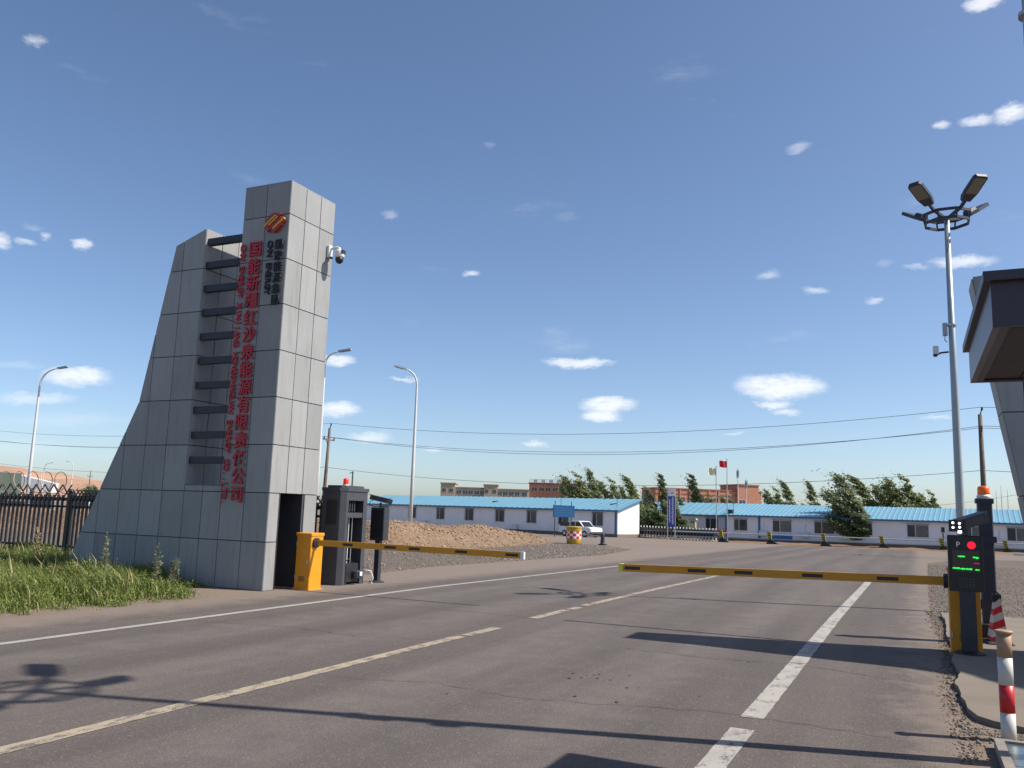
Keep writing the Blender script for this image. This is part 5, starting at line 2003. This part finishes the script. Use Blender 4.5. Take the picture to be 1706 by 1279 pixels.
# long white inclined conveyor gallery and green netting beyond the fence
a, b = dep(18, 795, 230), dep(92, 813, 230)
t = thing('conveyor_gallery', 'long white inclined conveyor gallery beyond the fence', 'conveyor', (a.x, a.y, 0))
d = b - a
MB().bar((0, 0, a.z), (d.x, d.y, b.z), 3.2, 2.6).build('gallery', 'white_paint', t)
for q in (.15, .5, .85):
    MB().bar((d.x * q, d.y * q, -.8), (d.x * q, d.y * q, a.z + (b.z - a.z) * q - 1.2), .8).build('trestle', 'pole_grey', t)
a = dep(-12, 800, 200)
t = thing('netted_stack', 'dark green netted stack at the left edge beyond the fence', 'stack', (a.x, a.y, zg(a.y)))
MB().prism([(-6, 0), (5.0, 0), (4.4, a.z + 1.9 + .8), (-5, a.z + 1.9 + .8)], 'y', -4, 4).build('net_cover', 'net_green', t)
MB().box(-6.2, 5.2, -4.2, 4.2, 0, .5).build('footing', 'concrete', t)
# grey perimeter wall far behind the fence
a, b = dep(-60, 850, 75), dep(150, 850, 70)
ang, L = frame_mat(None, (a.x, a.y), (b.x, b.y))
t = thing('perimeter_wall', 'pale panel wall seen through the black fence', 'wall', (a.x, a.y, zg(50)), ang)
i = 0
x_ = 0.0
while x_ < L:
    w_ = random.choice((1.9, 2.2, 2.5))
    if random.random() < .8:
        MB().box(x_, x_ + w_ - .03, -.05, .05, 0, 1.5 + random.uniform(-.25, .2)).build('panel', random.choice(('concrete', 'wall_white', 'concrete')), t)
    MB().box(x_ - .09, x_ + .06, -.1, .1, 0, 1.8).build('post', random.choice(('wall_white', 'wood_pole')), t)
    x_ += w_ + .1

# ------------------------------------------------------------------ trees
def tree_proto(kind, seed, H, spread, sleeve, nlead, m, ncl, nleaf, leaf, wind=.30, low=.10):
    """wind swept tree: short trunk, several leaders bending with the wind, each clothed in streaming sprays of leaves"""
    rr = random.Random(seed)
    rg = np.random.default_rng(seed)
    t = thing('tree', 'tree', 'tree')
    tr = MB()
    fork = Vector((0, 0, H * .16))
    tr.tube([(0, 0, -.1), (0, 0, H * .08), fork], [H * .024, H * .019, H * .016], 8)
    cl, cr = [], []
    for k_ in range(nlead):
        a = 6.283 * k_ / nlead + rr.uniform(-.5, .5)
        hh = H * (1.0 if k_ == 0 else rr.uniform(.52, .95))
        off_ = spread * (rr.uniform(0, .15) if k_ == 0 else rr.uniform(.45, 1.0))
        e = Vector((math.cos(a) * off_ - wind * hh * .52, math.sin(a) * off_, hh * .93))
        c1 = Vector((math.cos(a) * off_ * .75, math.sin(a) * off_ * .75, hh * .42))
        path = []
        for i in range(9):
            u = i / 8
            path.append(fork * (1 - u) ** 2 + c1 * 2 * u * (1 - u) + e * u * u)
        tr.tube(path, [H * (.012 - .0105 * i / 8) for i in range(9)], 6)
        ncl_ = int(ncl * hh / H)
        for i in range(ncl_):
            u = (low + (1 - low) * rr.random() ** .85)
            f = u * 8
            j = min(7, int(f))
            p = path[j].lerp(path[j + 1], f - j)
            r_ = sleeve * (1.18 - u) ** .7 * (.35 + .65 * min(1, u / .25)) * rr.uniform(.15, 1.0)
            b_ = rr.uniform(0, 6.283)
            q = p + Vector((math.cos(b_) * r_ - .25 * r_, math.sin(b_) * r_, rr.uniform(-.2, .35) * r_))
            if rr.random() < .25:
                tr.tube([p, p.lerp(q, .6) + Vector((0, 0, .05)), q], [H * .003, H * .002, H * .001], 4)
            cl.append(tuple(q))
            cr.append(rr.uniform(.6, 1.25))
    tr.build('trunk', 'trunk', t, smooth=True)
    cl = np.array(cl)
    cr = np.array(cr)
    n = len(cl) * nleaf
    c = np.repeat(cl, nleaf, 0)
    sz = np.repeat(cr, nleaf) * sleeve * .22
    along = rg.exponential(1.0, n)
    p = c + np.stack([rg.normal(0, .48, n) * sz - along * sz * 1.15, rg.normal(0, .55, n) * sz, rg.normal(0, .42, n) * sz + along * sz * .88], -1)
    d = np.stack([-.85 + rg.normal(0, .42, n), rg.normal(0, .5, n), .70 + rg.normal(0, .42, n)], -1)
    d /= np.linalg.norm(d, axis=1)[:, None]
    r_ = rg.normal(0, 1, (n, 3))
    s_ = np.cross(d, r_)
    s_ /= np.linalg.norm(s_, axis=1)[:, None] + 1e-9
    ln = rg.uniform(.6, 1.3, n)[:, None] * leaf
    wd = ln * .34
    V = np.stack([p, p + d * ln * .5 + s_ * wd, p + d * ln, p + d * ln * .5 - s_ * wd], 1).reshape(-1, 3)
    V[:, 2] = np.maximum(V[:, 2], .05)
    F = np.arange(n * 4).reshape(-1, 4)
    link('crown', np_mesh('crown', V, F, m), t)
    return t


PROTO = {
    'broad': tree_proto('broad', 5, 8.0, 1.9, .95, 8, 'leaf_olive', 44, 76, .19, wind=.30),
    'tall': tree_proto('tall', 6, 8.5, 1.15, .80, 5, 'leaf_olive', 52, 76, .18, wind=.46),
    'poplar': tree_proto('poplar', 7, 9.0, .45, .66, 3, 'leaf_dark', 60, 76, .17, wind=.22),
    'silver': tree_proto('silver', 8, 8.0, 1.75, .98, 8, 'leaf_silver', 56, 78, .19, wind=.40, low=.0),
    'bush': tree_proto('bush', 9, 3.2, 1.3, .75, 8, 'leaf_dark', 46, 76, .16, low=.0),
}
PH = {'broad': 8.0, 'tall': 8.5, 'poplar': 9.0, 'silver': 8.0, 'bush': 3.2}
used = set()
TREES = [
    ('broad', 981, 788, 112, 1.0, 'leafy olive tree, leftmost of the row behind the left building'),
    ('silver', 1000, 783, 116, .8, 'tallest tree of the row directly behind the left building'),
    ('broad', 958, 803, 118, .7, 'small tree beside the distant orange brick block'),
    ('broad', 1034, 797, 110, .9, 'rounded tree behind the right end of the left building roof'),
    ('tall', 1078, 794, 90, 1.0, 'leaning tree in the gap just right of the left building'),
    ('poplar', 1117, 789, 92, .9, 'narrow tree rising directly behind the totem sign'),
    ('silver', 1132, 818, 86, .8, 'shrubby tree right of the totem sign'),
    ('bush', 1098, 848, 84, 1.5, 'dark dense bush left of the totem sign behind the folding gate'),
    ('bush', 1066, 856, 88, 1.0, 'dark bush against the bright gable end of the left building'),
    ('bush', 1137, 856, 86, 1.2, 'dark bush between totem sign and cream cabinet'),
    ('silver', 1096, 812, 92, .9, 'pale windswept tree between left building and totem sign'),
    ('tall', 1150, 828, 96, .9, 'small leaning tree behind the cream cabinet'),
    ('broad', 1060, 806, 100, .7, 'tree whose crown overlaps the right tip of the left roof'),
    ('tall', 1014, 800, 120, .9, 'thin leaning tree second from the right behind the left roof'),
    ('poplar', 1172, 789, 118, 1.0, 'dark columnar poplar standing in front of the red brick block'),
    ('broad', 1192, 822, 122, .8, 'low tree left of the flagpoles above the blue roof'),
    ('broad', 1225, 824, 124, .8, 'low tree right of the flagpoles above the blue roof'),
    ('broad', 1304, 812, 108, .9, 'loose round tree first right of the red brick block'),
    ('tall', 1336, 803, 106, .95, 'leaning tree second right of the red brick block'),
    ('tall', 1372, 804, 107, .85, 'leaning tree just left of the big roadside tree'),
    ('silver', 1434, 791, 80, 1.25, 'big windswept tree standing in front of the right building'),
    ('bush', 1432, 853, 79, 1.35, 'low leafy growth at the foot of the big roadside tree'),
    ('tall', 1476, 794, 104, 1.35, 'windswept tree just right of the big roadside tree'),
    ('broad', 1524, 793, 104, 1.15, 'widest tree of the pair above the ribbed blue roof'),
    ('broad', 1500, 803, 112, 1.0, 'tree filling the gap between the two tall windswept trees at right'),
    ('broad', 1563, 818, 106, .9, 'low tree at the right end of the row above the ribbed roof'),
    ('bush', 166, 810, 170, 1.0, 'small bush at the foot of the tower slope beyond the fence'),
]
for i, (kind, px, top, D, wf, lab) in enumerate(TREES):
    b = dep(px, top, D)
    g_ = zg(b.y)
    o = PROTO[kind] if kind not in used else copy_tree(PROTO[kind])
    used.add(kind)
    s = (b.z - g_) / (PH[kind] * (.97 if kind != 'bush' else 1.02))
    o.location = (b.x, b.y, g_)
    o.rotation_euler.z = YAW + [0, .25, -.2, .12, -.3, .35][i % 6]
    o.scale = (s * wf * (1.38 if kind in ('tall', 'poplar') else 1.15), s * wf * 1.2, s)
    tag(o, lab, 'tree' if kind != 'bush' else 'bush', 'trees round the site buildings')
    if kind == 'bush':
        o.name = 'bush'

if _fo.name in COL.objects:
    COL.objects.unlink(_fo)
bpy.data.objects.remove(_fo)
bpy.data.curves.remove(_fc)
